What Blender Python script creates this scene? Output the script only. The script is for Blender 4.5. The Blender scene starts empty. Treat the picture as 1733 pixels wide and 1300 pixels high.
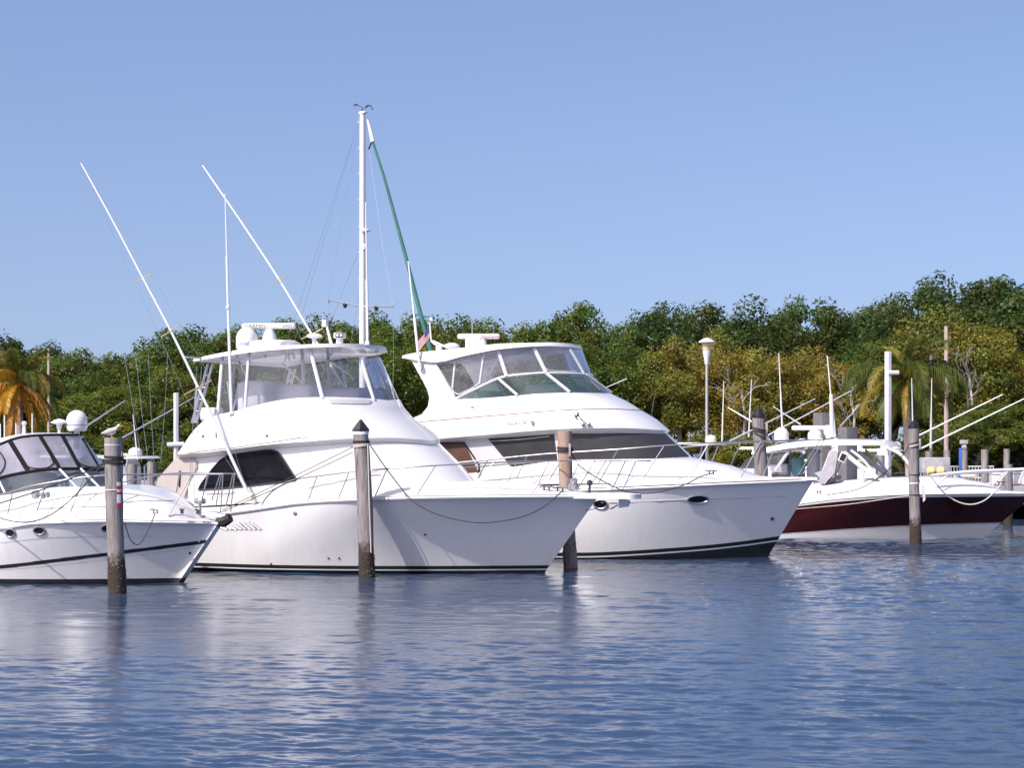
import bpy, math, random
import numpy as np
from mathutils import Vector, Matrix

# ------------------------------------------------------------------ camera, sky, sun, exposure
SC = bpy.context.scene
COL = SC.collection
F, CX, YH, H = 3234.0, 866.5, 747.0, 2.76          # lens in photo pixels, optical column, horizon row, eye height
cam_d = bpy.data.cameras.new('camera'); cam = bpy.data.objects.new('camera', cam_d); COL.objects.link(cam)
cam.location = (0, 0, H); cam.rotation_euler = (math.radians(90), 0, 0)
cam_d.sensor_width = 36; cam_d.lens = F / 1733 * 36; cam_d.shift_y = (YH - 650) / 1733
cam_d.clip_end = 4000; cam_d.clip_start = 0.5
SC.camera = cam
SUN_AZ, SUN_EL = 43.0, 46.0                          # degrees left of the line behind the camera, height
W = bpy.data.worlds.new('World'); SC.world = W; W.use_nodes = True
nt = W.node_tree; nt.nodes.clear()
out = nt.nodes.new('ShaderNodeOutputWorld'); bg = nt.nodes.new('ShaderNodeBackground')
sky = nt.nodes.new('ShaderNodeTexSky'); sky.sky_type = 'NISHITA'; sky.sun_disc = False
sky.sun_elevation = math.radians(SUN_EL); sky.sun_rotation = math.radians(180 + SUN_AZ)
sky.air_density = 1.0; sky.dust_density = 3.2; sky.ozone_density = 4.0; sky.altitude = 0
tint = nt.nodes.new('ShaderNodeMix'); tint.data_type = 'RGBA'; tint.blend_type = 'MULTIPLY'
tint.inputs[0].default_value = 1.0; tint.inputs[7].default_value = (1.07, 0.97, 1.02, 1)
# look a little above the true horizon so the low sky keeps its clear lavender blue
tcw = nt.nodes.new('ShaderNodeTexCoord'); mpw = nt.nodes.new('ShaderNodeMapping'); mpw.vector_type = 'POINT'
mpw.inputs['Location'].default_value = (0, 0, 0.095); mpw.inputs['Scale'].default_value = (1, 1, 1.0)
nt.links.new(tcw.outputs['Generated'], mpw.inputs[0]); nt.links.new(mpw.outputs[0], sky.inputs[0])
nt.links.new(sky.outputs[0], tint.inputs[6]); nt.links.new(tint.outputs[2], bg.inputs[0])
bg.inputs[1].default_value = 0.15
nt.links.new(bg.outputs[0], out.inputs[0])
sun_d = bpy.data.lights.new('sun', 'SUN'); sun = bpy.data.objects.new('sun', sun_d); COL.objects.link(sun)
sun_d.energy = 4.4; sun_d.angle = math.radians(0.5); sun_d.color = (1.0, 0.945, 0.89)
_a, _e = math.radians(SUN_AZ), math.radians(SUN_EL)
SUNV = Vector((-math.sin(_a) * math.cos(_e), -math.cos(_a) * math.cos(_e), math.sin(_e)))
sun.rotation_euler = (-SUNV).to_track_quat('-Z', 'Y').to_euler(); sun.location = SUNV * 60
SC.view_settings.view_transform = 'Standard'; SC.view_settings.look = 'None'
SC.view_settings.exposure = 0.36; SC.view_settings.gamma = 1.0
SC.cycles.max_bounces = 8; SC.cycles.transparent_max_bounces = 16
SC.cycles.caustics_reflective = True; SC.cycles.caustics_refractive = False; SC.cycles.sample_clamp_indirect = 4.0; SC.cycles.blur_glossy = 0.3

# ------------------------------------------------------------------ materials
def mat(name, col, rough=0.5, metal=0.0, noise=0.0, nscale=3.0, stretch=(1, 1, 1), coat=0.0, bump=0.0, bscale=20.0, spec=0.5, col2=None):
    m = bpy.data.materials.new(name); m.use_nodes = True
    t = m.node_tree; p = t.nodes['Principled BSDF']
    p.inputs['Roughness'].default_value = rough; p.inputs['Metallic'].default_value = metal
    p.inputs['Coat Weight'].default_value = coat; p.inputs['Coat Roughness'].default_value = 0.06
    p.inputs['Specular IOR Level'].default_value = spec
    c4 = (*col, 1)
    p.inputs['Base Color'].default_value = c4
    if noise or bump:
        tc = t.nodes.new('ShaderNodeTexCoord'); mp = t.nodes.new('ShaderNodeMapping')
        mp.inputs['Scale'].default_value = stretch
        t.links.new(tc.outputs['Object'], mp.inputs[0])
    if noise:
        n = t.nodes.new('ShaderNodeTexNoise'); n.inputs['Scale'].default_value = nscale
        n.inputs['Detail'].default_value = 6; n.inputs['Roughness'].default_value = 0.62
        t.links.new(mp.outputs[0], n.inputs['Vector'])
        r = t.nodes.new('ShaderNodeMapRange'); r.inputs[1].default_value = 0.3; r.inputs[2].default_value = 0.7
        t.links.new(n.outputs[0], r.inputs[0])
        mx = t.nodes.new('ShaderNodeMix'); mx.data_type = 'RGBA'
        hi = col2 if col2 else tuple(min(1, c * (1 + noise)) for c in col)
        lo = col if col2 else tuple(c * (1 - noise) for c in col)
        mx.inputs[6].default_value = (*lo, 1); mx.inputs[7].default_value = (*hi, 1)
        t.links.new(r.outputs[0], mx.inputs[0]); t.links.new(mx.outputs[2], p.inputs['Base Color'])
    if bump:
        n2 = t.nodes.new('ShaderNodeTexNoise'); n2.inputs['Scale'].default_value = bscale; n2.inputs['Detail'].default_value = 5
        t.links.new(mp.outputs[0], n2.inputs['Vector'])
        b = t.nodes.new('ShaderNodeBump'); b.inputs['Strength'].default_value = bump; b.inputs['Distance'].default_value = 0.02
        t.links.new(n2.outputs[0], b.inputs['Height']); t.links.new(b.outputs[0], p.inputs['Normal'])
    return m

def sheet(name, tintc, haze, hazec=(0.8, 0.8, 0.85), gl=1.0):
    """clear vinyl or glass sheet: see-through, with a milky share and sky reflections"""
    m = bpy.data.materials.new(name); m.use_nodes = True; t = m.node_tree; t.nodes.clear()
    o = t.nodes.new('ShaderNodeOutputMaterial'); tr = t.nodes.new('ShaderNodeBsdfTransparent'); tr.inputs[0].default_value = (*tintc, 1)
    di = t.nodes.new('ShaderNodeBsdfDiffuse'); di.inputs[0].default_value = (*hazec, 1)
    tl = t.nodes.new('ShaderNodeBsdfTranslucent'); tl.inputs[0].default_value = (*hazec, 1)
    ad = t.nodes.new('ShaderNodeMixShader'); ad.inputs[0].default_value = 0.45
    t.links.new(di.outputs[0], ad.inputs[1]); t.links.new(tl.outputs[0], ad.inputs[2])
    tc = t.nodes.new('ShaderNodeTexCoord'); nz = t.nodes.new('ShaderNodeTexNoise'); nz.inputs['Scale'].default_value = 1.6; nz.inputs['Detail'].default_value = 3
    t.links.new(tc.outputs['Object'], nz.inputs['Vector'])
    mr = t.nodes.new('ShaderNodeMapRange'); mr.inputs[1].default_value = 0.3; mr.inputs[2].default_value = 0.7
    mr.inputs[3].default_value = haze * 0.6; mr.inputs[4].default_value = min(1, haze * 1.4)
    t.links.new(nz.outputs[0], mr.inputs[0])
    m1 = t.nodes.new('ShaderNodeMixShader'); t.links.new(mr.outputs[0], m1.inputs[0]); t.links.new(tr.outputs[0], m1.inputs[1]); t.links.new(ad.outputs[0], m1.inputs[2])
    g = t.nodes.new('ShaderNodeBsdfGlossy'); g.inputs['Roughness'].default_value = 0.03; g.inputs[0].default_value = (gl, gl, gl, 1)
    b = t.nodes.new('ShaderNodeBump'); b.inputs['Strength'].default_value = 0.25; b.inputs['Distance'].default_value = 0.03
    t.links.new(nz.outputs[0], b.inputs['Height']); t.links.new(b.outputs[0], g.inputs['Normal'])
    fr = t.nodes.new('ShaderNodeFresnel'); fr.inputs[0].default_value = 1.45
    m2 = t.nodes.new('ShaderNodeMixShader'); t.links.new(fr.outputs[0], m2.inputs[0]); t.links.new(m1.outputs[0], m2.inputs[1]); t.links.new(g.outputs[0], m2.inputs[2])
    t.links.new(m2.outputs[0], o.inputs[0])
    return m

def wood_mat():
    m = mat('weathered_wood', (0.12, 0.105, 0.1), 0.85, noise=0.5, nscale=2.2, stretch=(9, 9, 0.9), bump=0.6, bscale=5, col2=(0.31, 0.28, 0.27))
    t = m.node_tree; p = t.nodes['Principled BSDF']; src = p.inputs['Base Color'].links[0].from_socket
    tc = t.nodes.new('ShaderNodeTexCoord'); sp = t.nodes.new('ShaderNodeSeparateXYZ'); t.links.new(tc.outputs['Object'], sp.inputs[0])
    nz = t.nodes.new('ShaderNodeTexNoise'); nz.inputs['Scale'].default_value = 5; nz.inputs['Detail'].default_value = 8; nz.inputs['Roughness'].default_value = .7; t.links.new(tc.outputs['Object'], nz.inputs['Vector'])
    a = t.nodes.new('ShaderNodeMath'); a.operation = 'MULTIPLY_ADD'; a.inputs[1].default_value = -1.15; t.links.new(nz.outputs[0], a.inputs[0]); t.links.new(sp.outputs[2], a.inputs[2])
    r = t.nodes.new('ShaderNodeValToRGB'); r.color_ramp.elements[0].position = 0.0; r.color_ramp.elements[1].position = 0.16
    r.color_ramp.elements[0].color = (0, 0, 0, 1); r.color_ramp.elements[1].color = (1, 1, 1, 1); t.links.new(a.outputs[0], r.inputs[0])
    gr = t.nodes.new('ShaderNodeMix'); gr.data_type = 'RGBA'; gr.inputs[6].default_value = (0.012, 0.009, 0.007, 1); gr.inputs[7].default_value = (0.06, 0.038, 0.022, 1)
    t.links.new(nz.outputs[0], gr.inputs[0])
    mx = t.nodes.new('ShaderNodeMix'); mx.data_type = 'RGBA'; t.links.new(r.outputs[0], mx.inputs[0]); t.links.new(gr.outputs[2], mx.inputs[6]); t.links.new(src, mx.inputs[7])
    t.links.new(mx.outputs[2], p.inputs['Base Color'])
    return m

M = {}
M['gel'] = mat('white_gelcoat', (0.645, 0.632, 0.628), 0.22, noise=0.035, nscale=0.8, coat=0.4)
M['hullwhite'] = mat('white_hull_paint', (0.65, 0.64, 0.642), 0.16, noise=0.045, nscale=1.2, stretch=(1, 1, 0.35), coat=0.5)
def stain_hull(m):
    """faint tan scum line and runs above the waterline: wear of the paint itself"""
    t = m.node_tree; p = t.nodes['Principled BSDF']; src = p.inputs['Base Color'].links[0].from_socket
    tc = t.nodes.new('ShaderNodeTexCoord'); sp = t.nodes.new('ShaderNodeSeparateXYZ'); t.links.new(tc.outputs['Object'], sp.inputs[0])
    mp = t.nodes.new('ShaderNodeMapping'); mp.inputs['Scale'].default_value = (4, 4, .35); t.links.new(tc.outputs['Object'], mp.inputs[0])
    nz = t.nodes.new('ShaderNodeTexNoise'); nz.inputs['Scale'].default_value = 2.2; nz.inputs['Detail'].default_value = 5; t.links.new(mp.outputs[0], nz.inputs['Vector'])
    a = t.nodes.new('ShaderNodeMath'); a.operation = 'MULTIPLY_ADD'; a.inputs[1].default_value = -.9; t.links.new(nz.outputs[0], a.inputs[0]); t.links.new(sp.outputs[2], a.inputs[2])
    r = t.nodes.new('ShaderNodeMapRange'); r.inputs[1].default_value = -.3; r.inputs[2].default_value = .35; r.inputs[3].default_value = .32; r.inputs[4].default_value = 0; t.links.new(a.outputs[0], r.inputs[0])
    mx = t.nodes.new('ShaderNodeMix'); mx.data_type = 'RGBA'; mx.inputs[7].default_value = (.46, .42, .35, 1); t.links.new(r.outputs[0], mx.inputs[0]); t.links.new(src, mx.inputs[6]); t.links.new(mx.outputs[2], p.inputs['Base Color'])
stain_hull(M['hullwhite'])
M['deck'] = mat('white_deck', (0.62, 0.605, 0.595), 0.5, noise=0.04, nscale=2)
M['band'] = mat('grey_rub_strip', (0.5, 0.48, 0.5), 0.4)
M['black'] = mat('black_paint', (0.012, 0.012, 0.014), 0.35, noise=0.3, nscale=3)
M['boot'] = mat('black_bottom_paint', (0.008, 0.009, 0.011), 0.5, noise=0.4, nscale=6)
M['rubber'] = mat('black_rubber', (0.02, 0.02, 0.02), 0.7)
M['steel'] = mat('polished_steel', (0.40, 0.39, 0.40), 0.24, metal=0.7)
M['alu'] = mat('brushed_aluminium', (0.62, 0.62, 0.65), 0.32, metal=0.85)
M['whitepaint'] = mat('white_painted_metal', (0.62, 0.61, 0.62), 0.35, noise=0.04, nscale=4)
M['cream'] = mat('cream_plastic', (0.72, 0.66, 0.5), 0.45)
M['yellow'] = mat('faded_yellow_cover', (0.72, 0.56, 0.22), 0.7, noise=0.15, nscale=5)
M['gold'] = mat('anodised_gold', (0.72, 0.52, 0.28), 0.3, metal=0.7)
M['darkwin'] = mat('tinted_window', (0.008, 0.008, 0.010), 0.05)
M['mesh'] = mat('black_mesh_cover', (0.028, 0.027, 0.031), 0.62, noise=0.25, nscale=2.5, bump=0.3, bscale=3)
M['brown'] = mat('brown_window_shade', (0.11, 0.055, 0.035), 0.45, noise=0.2, nscale=6)
M['canvas'] = mat('beige_canvas', (0.42, 0.37, 0.345), 0.85, noise=0.06, nscale=4, bump=0.2, bscale=2)
M['blackcanvas'] = mat('black_canvas', (0.012, 0.011, 0.012), 0.8, spec=0.15)
M['greyvinyl'] = mat('grey_fabric_cover', (0.36, 0.34, 0.37), 0.7, noise=0.2, nscale=4, bump=0.4, bscale=4)
M['maroon'] = mat('maroon_hull_paint', (0.03, 0.0045, 0.004), 0.12, noise=0.2, nscale=1.0, coat=0.15, spec=0.35)
M['seat'] = mat('pale_seat_cover', (0.52, 0.52, 0.57), 0.75, noise=0.08, nscale=3)
M['pinstripe'] = mat('red_brown_stripe', (0.24, 0.1, 0.09), 0.4)
M['bluetext'] = mat('blue_lettering', (0.08, 0.09, 0.42), 0.5)
M['greytext'] = mat('grey_lettering', (0.1, 0.095, 0.11), 0.5)
M['redtext'] = mat('red_lettering', (0.4, 0.03, 0.09), 0.5)
M['red'] = mat('red_reflector', (0.5, 0.03, 0.04), 0.35)
M['silver'] = mat('silver_reflector', (0.7, 0.7, 0.72), 0.3)
M['wood'] = wood_mat()
M['greypost'] = mat('grey_concrete', (0.13, 0.125, 0.13), 0.85, noise=0.2, nscale=3, bump=0.3)
M['polewood'] = mat('pale_brown_pole', (0.36, 0.28, 0.24), 0.85, noise=0.2, nscale=2, stretch=(6, 6, 0.6))
M['rope'] = mat('grey_rope', (0.055, 0.05, 0.05), 0.9, bump=0.5, bscale=60)
M['ropelight'] = mat('pale_rope', (0.55, 0.5, 0.45), 0.9, bump=0.5, bscale=60)
M['ropedark'] = mat('black_rope', (0.02, 0.02, 0.02), 0.85)
M['green_canvas'] = mat('green_sail_cover', (0.025, 0.12, 0.10), 0.7, noise=0.2, nscale=2)
M['wire'] = mat('rigging_wire', (0.35, 0.35, 0.37), 0.4, metal=0.6)
M['blue'] = mat('blue_paint', (0.03, 0.1, 0.42), 0.45)
M['flagred'] = mat('flag_red', (0.33, 0.035, 0.05), 0.8)
M['flagwhite'] = mat('flag_white', (0.55, 0.5, 0.52), 0.8)
M['flagblue'] = mat('flag_blue', (0.04, 0.05, 0.2), 0.8)
M['concrete'] = mat('pier_concrete', (0.3, 0.28, 0.27), 0.9, noise=0.2, nscale=1.5, bump=0.3)
M['feather'] = mat('white_feathers', (0.72, 0.71, 0.7), 0.8)
M['wing'] = mat('grey_wing_feathers', (0.36, 0.37, 0.4), 0.8, noise=0.2, nscale=20)
M['beak'] = mat('yellow_beak', (0.6, 0.4, 0.08), 0.5)
M['lampglass'] = mat('frosted_lamp_glass', (0.55, 0.42, 0.24), 0.4)
M['barnacle'] = mat('barnacle_crust', (0.07, 0.058, 0.045), 0.9, noise=0.7, nscale=9)
M['outrigger'] = mat('satin_outrigger_metal', (0.66, 0.65, 0.66), 0.3, metal=0.35)
M['bark'] = mat('grey_bark', (0.16, 0.14, 0.12), 0.9, noise=0.3, nscale=4)
M['palebark'] = mat('pale_bark', (0.42, 0.39, 0.35), 0.9, noise=0.2, nscale=4)
M['teal'] = mat('teal_upholstery', (0.1, 0.24, 0.26), 0.6, noise=0.2, nscale=3)
M['palegreen'] = mat('pale_green_dashboard', (0.5, 0.56, 0.47), 0.6)
M['darkgear'] = mat('dark_fittings', (0.04, 0.04, 0.045), 0.4)
M['vinyl'] = sheet('clear_vinyl', (0.95, 0.96, 0.99), 0.11, (0.72, 0.74, 0.82))
M['milky'] = sheet('milky_vinyl', (0.85, 0.85, 0.92), 0.55, (0.66, 0.64, 0.75))
M['greyclear'] = sheet('smoked_vinyl', (0.9, 0.9, 0.95), 0.2, (0.66, 0.65, 0.74))
M['greenglass'] = sheet('green_glass', (0.55, 0.74, 0.67), 0.12, (0.45, 0.62, 0.58))
M['blueglass'] = sheet('blue_grey_glass', (0.55, 0.63, 0.68), 0.12, (0.4, 0.5, 0.55))

# ------------------------------------------------------------------ mesh helpers
def tagset(o, label=None, cat=None, group=None, kind=None):
    if label: o['label'] = label
    if cat: o['category'] = cat
    if group: o['group'] = group
    if kind: o['kind'] = kind
    return o

class MB:
    def __init__(s): s.v = []; s.f = []
    def grid(s, rows, closev=False):
        b = len(s.v); n = len(rows[0])
        for r in rows: s.v += [tuple(p) for p in r]
        for i in range(len(rows) - 1):
            for j in range(n if closev else n - 1):
                k = (j + 1) % n
                s.f.append((b + i * n + j, b + i * n + k, b + (i + 1) * n + k, b + (i + 1) * n + j))
        return s
    def ngon(s, pts):
        b = len(s.v); s.v += [tuple(p) for p in pts]; s.f.append(tuple(range(b, b + len(pts)))); return s
    def tube(s, pts, r, n=8, caps=True):
        pts = [Vector(p) for p in pts]; m = len(pts)
        rs = list(r) if isinstance(r, (list, tuple)) else [r] * m
        d0 = (pts[1] - pts[0]).normalized(); up = Vector((0, 0, 1)) if abs(d0.z) < 0.9 else Vector((1, 0, 0))
        x = d0.cross(up).normalized(); rows = []
        for i, p in enumerate(pts):
            d = (pts[min(i + 1, m - 1)] - pts[max(i - 1, 0)]).normalized()
            x = (x - d * x.dot(d)).normalized(); y = d.cross(x)
            rows.append([p + (x * math.cos(2 * math.pi * k / n) + y * math.sin(2 * math.pi * k / n)) * rs[i] for k in range(n)])
        s.grid(rows, True)
        if caps: s.ngon(rows[0][::-1]); s.ngon(rows[-1])
        return s
    def box(s, c, size, rz=0.0, ax=None, bev=0.0):
        c = Vector(c); hx, hy, hz = [q / 2 for q in size]
        R = ax if ax else Matrix.Rotation(rz, 3, 'Z')
        bv = min(bev, hx * .9, hy * .9, hz * .9)
        if bv <= 0:
            P = [c + R @ Vector((x, y, z)) for z in (-hz, hz) for x, y in ((-hx, -hy), (hx, -hy), (hx, hy), (-hx, hy))]
            b = len(s.v); s.v += [tuple(p) for p in P]
            for q in ((3, 2, 1, 0), (4, 5, 6, 7), (0, 1, 5, 4), (1, 2, 6, 5), (2, 3, 7, 6), (3, 0, 4, 7)): s.f.append(tuple(b + i for i in q))
            return s
        def ring(z, inset):
            a, q = hx - inset, hy - inset; o = []
            for cx, cy, a0 in ((a - bv, q - bv, 0), (-a + bv, q - bv, 90), (-a + bv, -q + bv, 180), (a - bv, -q + bv, 270)):
                for k in range(4):
                    an = math.radians(a0 + k * 30); o.append(c + R @ Vector((cx + bv * math.cos(an), cy + bv * math.sin(an), z)))
            return o
        rows = []
        for k in range(4):
            an = math.radians(k * 30); rows.append(ring(-hz + bv - bv * math.cos(an), bv * (1 - math.sin(an)) * 0.999))
        for k in range(4):
            an = math.radians(90 - k * 30); rows.append(ring(hz - bv + bv * math.cos(an), bv * (1 - math.sin(an)) * 0.999))
        s.grid(rows, True); s.ngon(rows[0][::-1]); s.ngon(rows[-1]); return s
    def lathe(s, prof, c, n=20, ax=None):
        c = Vector(c); R = ax or Matrix.Identity(3); rows = []
        for r, z in prof:
            rows.append([c + R @ Vector((max(r, 1e-4) * math.cos(2 * math.pi * k / n), max(r, 1e-4) * math.sin(2 * math.pi * k / n), z)) for k in range(n)])
        s.grid(rows, True); s.ngon(rows[0][::-1]); s.ngon(rows[-1]); return s
    def prism(s, pts, off):
        off = Vector(off); a = [Vector(p) for p in pts]; b = [p + off for p in a]
        s.ngon(a[::-1]); s.ngon(b); s.grid([a + [a[0]], b + [b[0]]]); return s
    def build(s, name, m, parent=None, at=None, smooth=True, angle=38, label=None, flat=False):
        me = bpy.data.meshes.new(name)
        vs = s.v
        if at is not None:
            a = Vector(at); vs = [(x - a.x, y - a.y, z - a.z) for x, y, z in s.v]
        me.from_pydata(vs, [], s.f)
        for mm in (m if isinstance(m, (list, tuple)) else [m]): me.materials.append(mm)
        import bmesh
        bm = bmesh.new(); bm.from_mesh(me); bmesh.ops.remove_doubles(bm, verts=bm.verts, dist=1e-5)
        bmesh.ops.recalc_face_normals(bm, faces=bm.faces)
        bm.to_mesh(me); bm.free()
        if smooth:
            for p in me.polygons: p.use_smooth = True
            me.set_sharp_from_angle(angle=math.radians(angle))
        o = bpy.data.objects.new(name, me); COL.objects.link(o)
        if at is not None: o.location = at
        if parent is not None: o.parent = parent
        if label: o['label'] = label
        return o

def thing(name, label, cat, loc=(0, 0, 0), rz=0.0, group=None):
    o = bpy.data.objects.new(name, None); COL.objects.link(o); o.location = loc; o.rotation_euler = (0, 0, rz)
    o.empty_display_size = 0.3
    return tagset(o, label, cat, group)

def P(px, py, Y): return Vector(((px - CX) * Y / F, Y, H + (YH - py) * Y / F))
def XX(px, Y): return (px - CX) * Y / F
def ZZ(py, Y): return H + (YH - py) * Y / F
def depth_of_base(py, z=0.0): return F * (H - z) / (py - YH)

def spline(pts, n=8):
    """Catmull-Rom through a list of tuples or Vectors"""
    p = [Vector(q) for q in pts]
    if len(p) < 3: return p
    p = [p[0] * 2 - p[1]] + p + [p[-1] * 2 - p[-2]]; o = []
    for i in range(1, len(p) - 2):
        for k in range(n):
            t = k / n; a, b, c, d = p[i - 1], p[i], p[i + 1], p[i + 2]
            o.append(0.5 * ((2 * b) + (c - a) * t + (2 * a - 5 * b + 4 * c - d) * t * t + (3 * b - a - 3 * c + d) * t ** 3))
    o.append(p[-2]); return o

def curve(pts):
    """smooth monotone interpolation through traced points"""
    xs = np.array([p[0] for p in pts], float); ys = np.array([p[1] for p in pts], float)
    h = np.diff(xs); dl = np.diff(ys) / h; n = len(xs); m = np.zeros(n)
    for i in range(1, n - 1):
        if dl[i - 1] * dl[i] > 0:
            w1, w2 = 2 * h[i] + h[i - 1], h[i] + 2 * h[i - 1]; m[i] = (w1 + w2) / (w1 / dl[i - 1] + w2 / dl[i])
    m[0], m[-1] = dl[0], dl[-1]
    def f(x):
        if x <= xs[0]: return ys[0] + m[0] * (x - xs[0])
        if x >= xs[-1]: return ys[-1] + m[-1] * (x - xs[-1])
        i = int(np.searchsorted(xs, x)) - 1; t = (x - xs[i]) / h[i]
        return (2*t**3-3*t*t+1)*ys[i] + (t**3-2*t*t+t)*h[i]*m[i] + (-2*t**3+3*t*t)*ys[i+1] + (t**3-t*t)*h[i]*m[i+1]
    return f

def resample(pts, n):
    p = [Vector((a, b)) for a, b in pts]
    L = [0.0]
    for i in range(1, len(p)): L.append(L[-1] + (p[i] - p[i - 1]).length)
    o = []
    for k in range(n):
        s = L[-1] * k / (n - 1); i = 0
        while i < len(L) - 2 and L[i + 1] < s: i += 1
        t = (s - L[i]) / max(1e-9, L[i + 1] - L[i]); o.append(p[i].lerp(p[i + 1], t))
    return o

def text_mesh(body, size, m, name, parent, place, align='CENTER', shear=0.0, mirror=False):
    """lettering as a thin mesh; place(x, y) -> local point on the carrying surface"""
    cu = bpy.data.curves.new('txt', 'FONT'); cu.body = body; cu.size = size; cu.align_x = align; cu.align_y = 'CENTER'; cu.shear = shear
    cu.resolution_u = 3
    ob = bpy.data.objects.new('txt', cu); COL.objects.link(ob)
    dg = bpy.context.evaluated_depsgraph_get(); me = bpy.data.meshes.new_from_object(ob.evaluated_get(dg))
    bpy.data.objects.remove(ob); bpy.data.curves.remove(cu)
    for v in me.vertices:
        v.co = place(-v.co.x if mirror else v.co.x, v.co.y)
    me.materials.clear(); me.materials.append(m); me.name = name
    o = bpy.data.objects.new(name, me); COL.objects.link(o); o.parent = parent
    return o

# ------------------------------------------------------------------ boats: local frame u forward, v towards the near (seen) side, z up
class Boat:
    def __init__(s, name, label, cat, px, Y, theta, group=None):
        s.th = math.radians(theta); s.O = Vector((XX(px, Y), Y, 0.0))
        s.Fd = Vector((math.cos(s.th), -math.sin(s.th), 0)); s.N = Vector((-math.sin(s.th), -math.cos(s.th), 0))
        s.root = thing(name, label, cat, s.O, -s.th, group)
    def L(s, u, v, z): return Vector((u, -v, z))
    def world(s, u, v, z): return s.O + s.Fd * u + s.N * v + Vector((0, 0, z))
    def lw(s, p): return s.O + s.Fd * p.x - s.N * p.y + Vector((0, 0, p.z))      # local -> world
    def px(s, u, v): w = s.world(u, v, 0); return CX + F * w.x / w.y
    def pix(s, p): w = s.lw(p); return CX + F * w.x / w.y, YH - F * (w.z - H) / w.y
    def zat(s, py, u, v): return ZZ(py, s.world(u, v, 0).y)
    def uz(s, px, py, v):
        dx = (px - CX) / F
        Y = (v + s.O.x * s.N.x + s.O.y * s.N.y) / (dx * s.N.x + s.N.y)
        w = Vector((dx * Y, Y, 0)) - s.O
        return w.dot(s.Fd), ZZ(py, Y)
    def pt(s, px, py, v): u, z = s.uz(px, py, v); return s.L(u, v, z)
    def up(s, px, v): return s.uz(px, 747, v)[0]
    def part(s, mb, name, m, parent=None, **k): return mb.build(name, m, parent or s.root, **k)

class OL:
    """plan outline: straight near side from ua, rounded front to uf, mirrored far side; heights from a traced row or a function"""
    def __init__(s, b, ua, uf, ln, w, n=2.0, zc=None, z=None, a=0.27, wa=None):
        s.b, s.ua, s.uf, s.ln, s.w, s.n, s.zc, s.zf, s.a = b, ua, uf, ln, w, n, zc, z, a
        s.wa = wa if wa is not None else w
    def half(s, q):
        if q <= s.a: k = q / s.a; return s.ua + (s.uf - s.ln - s.ua) * k, s.wa + (s.w - s.wa) * k
        ph = (q - s.a) / (0.5 - s.a) * math.pi / 2
        return s.uf - s.ln + s.ln * abs(math.sin(ph)) ** (2 / s.n), s.w * abs(math.cos(ph)) ** (2 / s.n)
    def __call__(s, q):
        far = q > 0.5; u, v = s.half(1 - q if far else q)
        if s.zc is not None: z = s.b.zat(s.zc(s.b.px(u, v)), u, v)
        else: z = s.zf(u, v) if callable(s.zf) else s.zf
        return s.b.L(u, -v if far else v, z)
    def row(s, n=49): return [s(i / (n - 1)) for i in range(n)]

def fit_uf(b, px, ln, w, n=2.0):
    """front of an outline whose silhouette reaches pixel column px"""
    lo, hi = -30.0, 30.0
    for _ in range(50):
        m = (lo + hi) / 2; best = -1e9
        for k in range(40):
            ph = k / 39 * math.pi / 2
            best = max(best, b.px(m - ln + ln * math.sin(ph) ** (2 / n), -w * math.cos(ph) ** (2 / n)))
        if best < px: lo = m
        else: hi = m
    return lo

def make_ol(b, pxa, pxf, ln, w, pts=None, n=2.0, wa=None, z=None, a=0.27):
    return OL(b, b.up(pxa, wa if wa is not None else w), fit_uf(b, pxf, ln, w, n), ln, w, n, curve(pts) if pts else None, z, a, wa)

class Loft:
    """surface between two outlines; finds the point seen at a pixel"""
    def __init__(s, b, o1, o2, smax=0.72, ns=260):
        s.b = b; s.S = np.linspace(0, smax, ns)
        s.A = [o1(q) for q in s.S]; s.B = [o2(q) for q in s.S]
        s.wa = np.array([tuple(b.lw(p)) for p in s.A]); s.wb = np.array([tuple(b.lw(p)) for p in s.B])
        s.o1, s.o2 = o1, o2
    def at(s, px, py, off=0.004):
        e = (YH - py) / F; c = (px - CX) / F
        d = s.wb - s.wa
        k = (H + e * s.wa[:, 1] - s.wa[:, 2]) / (d[:, 2] - e * d[:, 1])
        r = s.wa[:, 0] + k * d[:, 0] - c * (s.wa[:, 1] + k * d[:, 1])
        i = None
        for j in range(len(r) - 1):
            if r[j] <= 0 < r[j + 1]: i = j; break
        if i is None: i = int(np.argmin(np.abs(r[:-1]))); t = 0.0
        else: t = -r[i] / (r[i + 1] - r[i])
        kk = k[i] + (k[i + 1] - k[i]) * t
        a = s.A[i].lerp(s.A[i + 1], t); b_ = s.B[i].lerp(s.B[i + 1], t)
        p = a.lerp(b_, kk)
        ds = (s.A[i + 1] - s.A[i]).lerp(s.B[i + 1] - s.B[i], min(max(kk, 0), 1))
        nrm = ds.cross(b_ - a)
        if nrm.length > 1e-9: nrm.normalize()
        return p + nrm * off
    def patch(s, top, bot, n=16, m=5, off=0.005):
        T, B_ = resample(top, n), resample(bot, n); rows = []
        for j in range(m):
            k = j / (m - 1); rows.append([s.at(*(B_[i].lerp(T[i], k)), off=off) for i in range(n)])
        return MB().grid(rows)
    def line(s, pts, r=0.01, off=0.006, n=None, sides=6):
        q = resample(pts, n or max(6, len(pts) * 3)); return MB().tube([s.at(a, b_, off=off) for a, b_ in q], r, sides)

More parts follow.
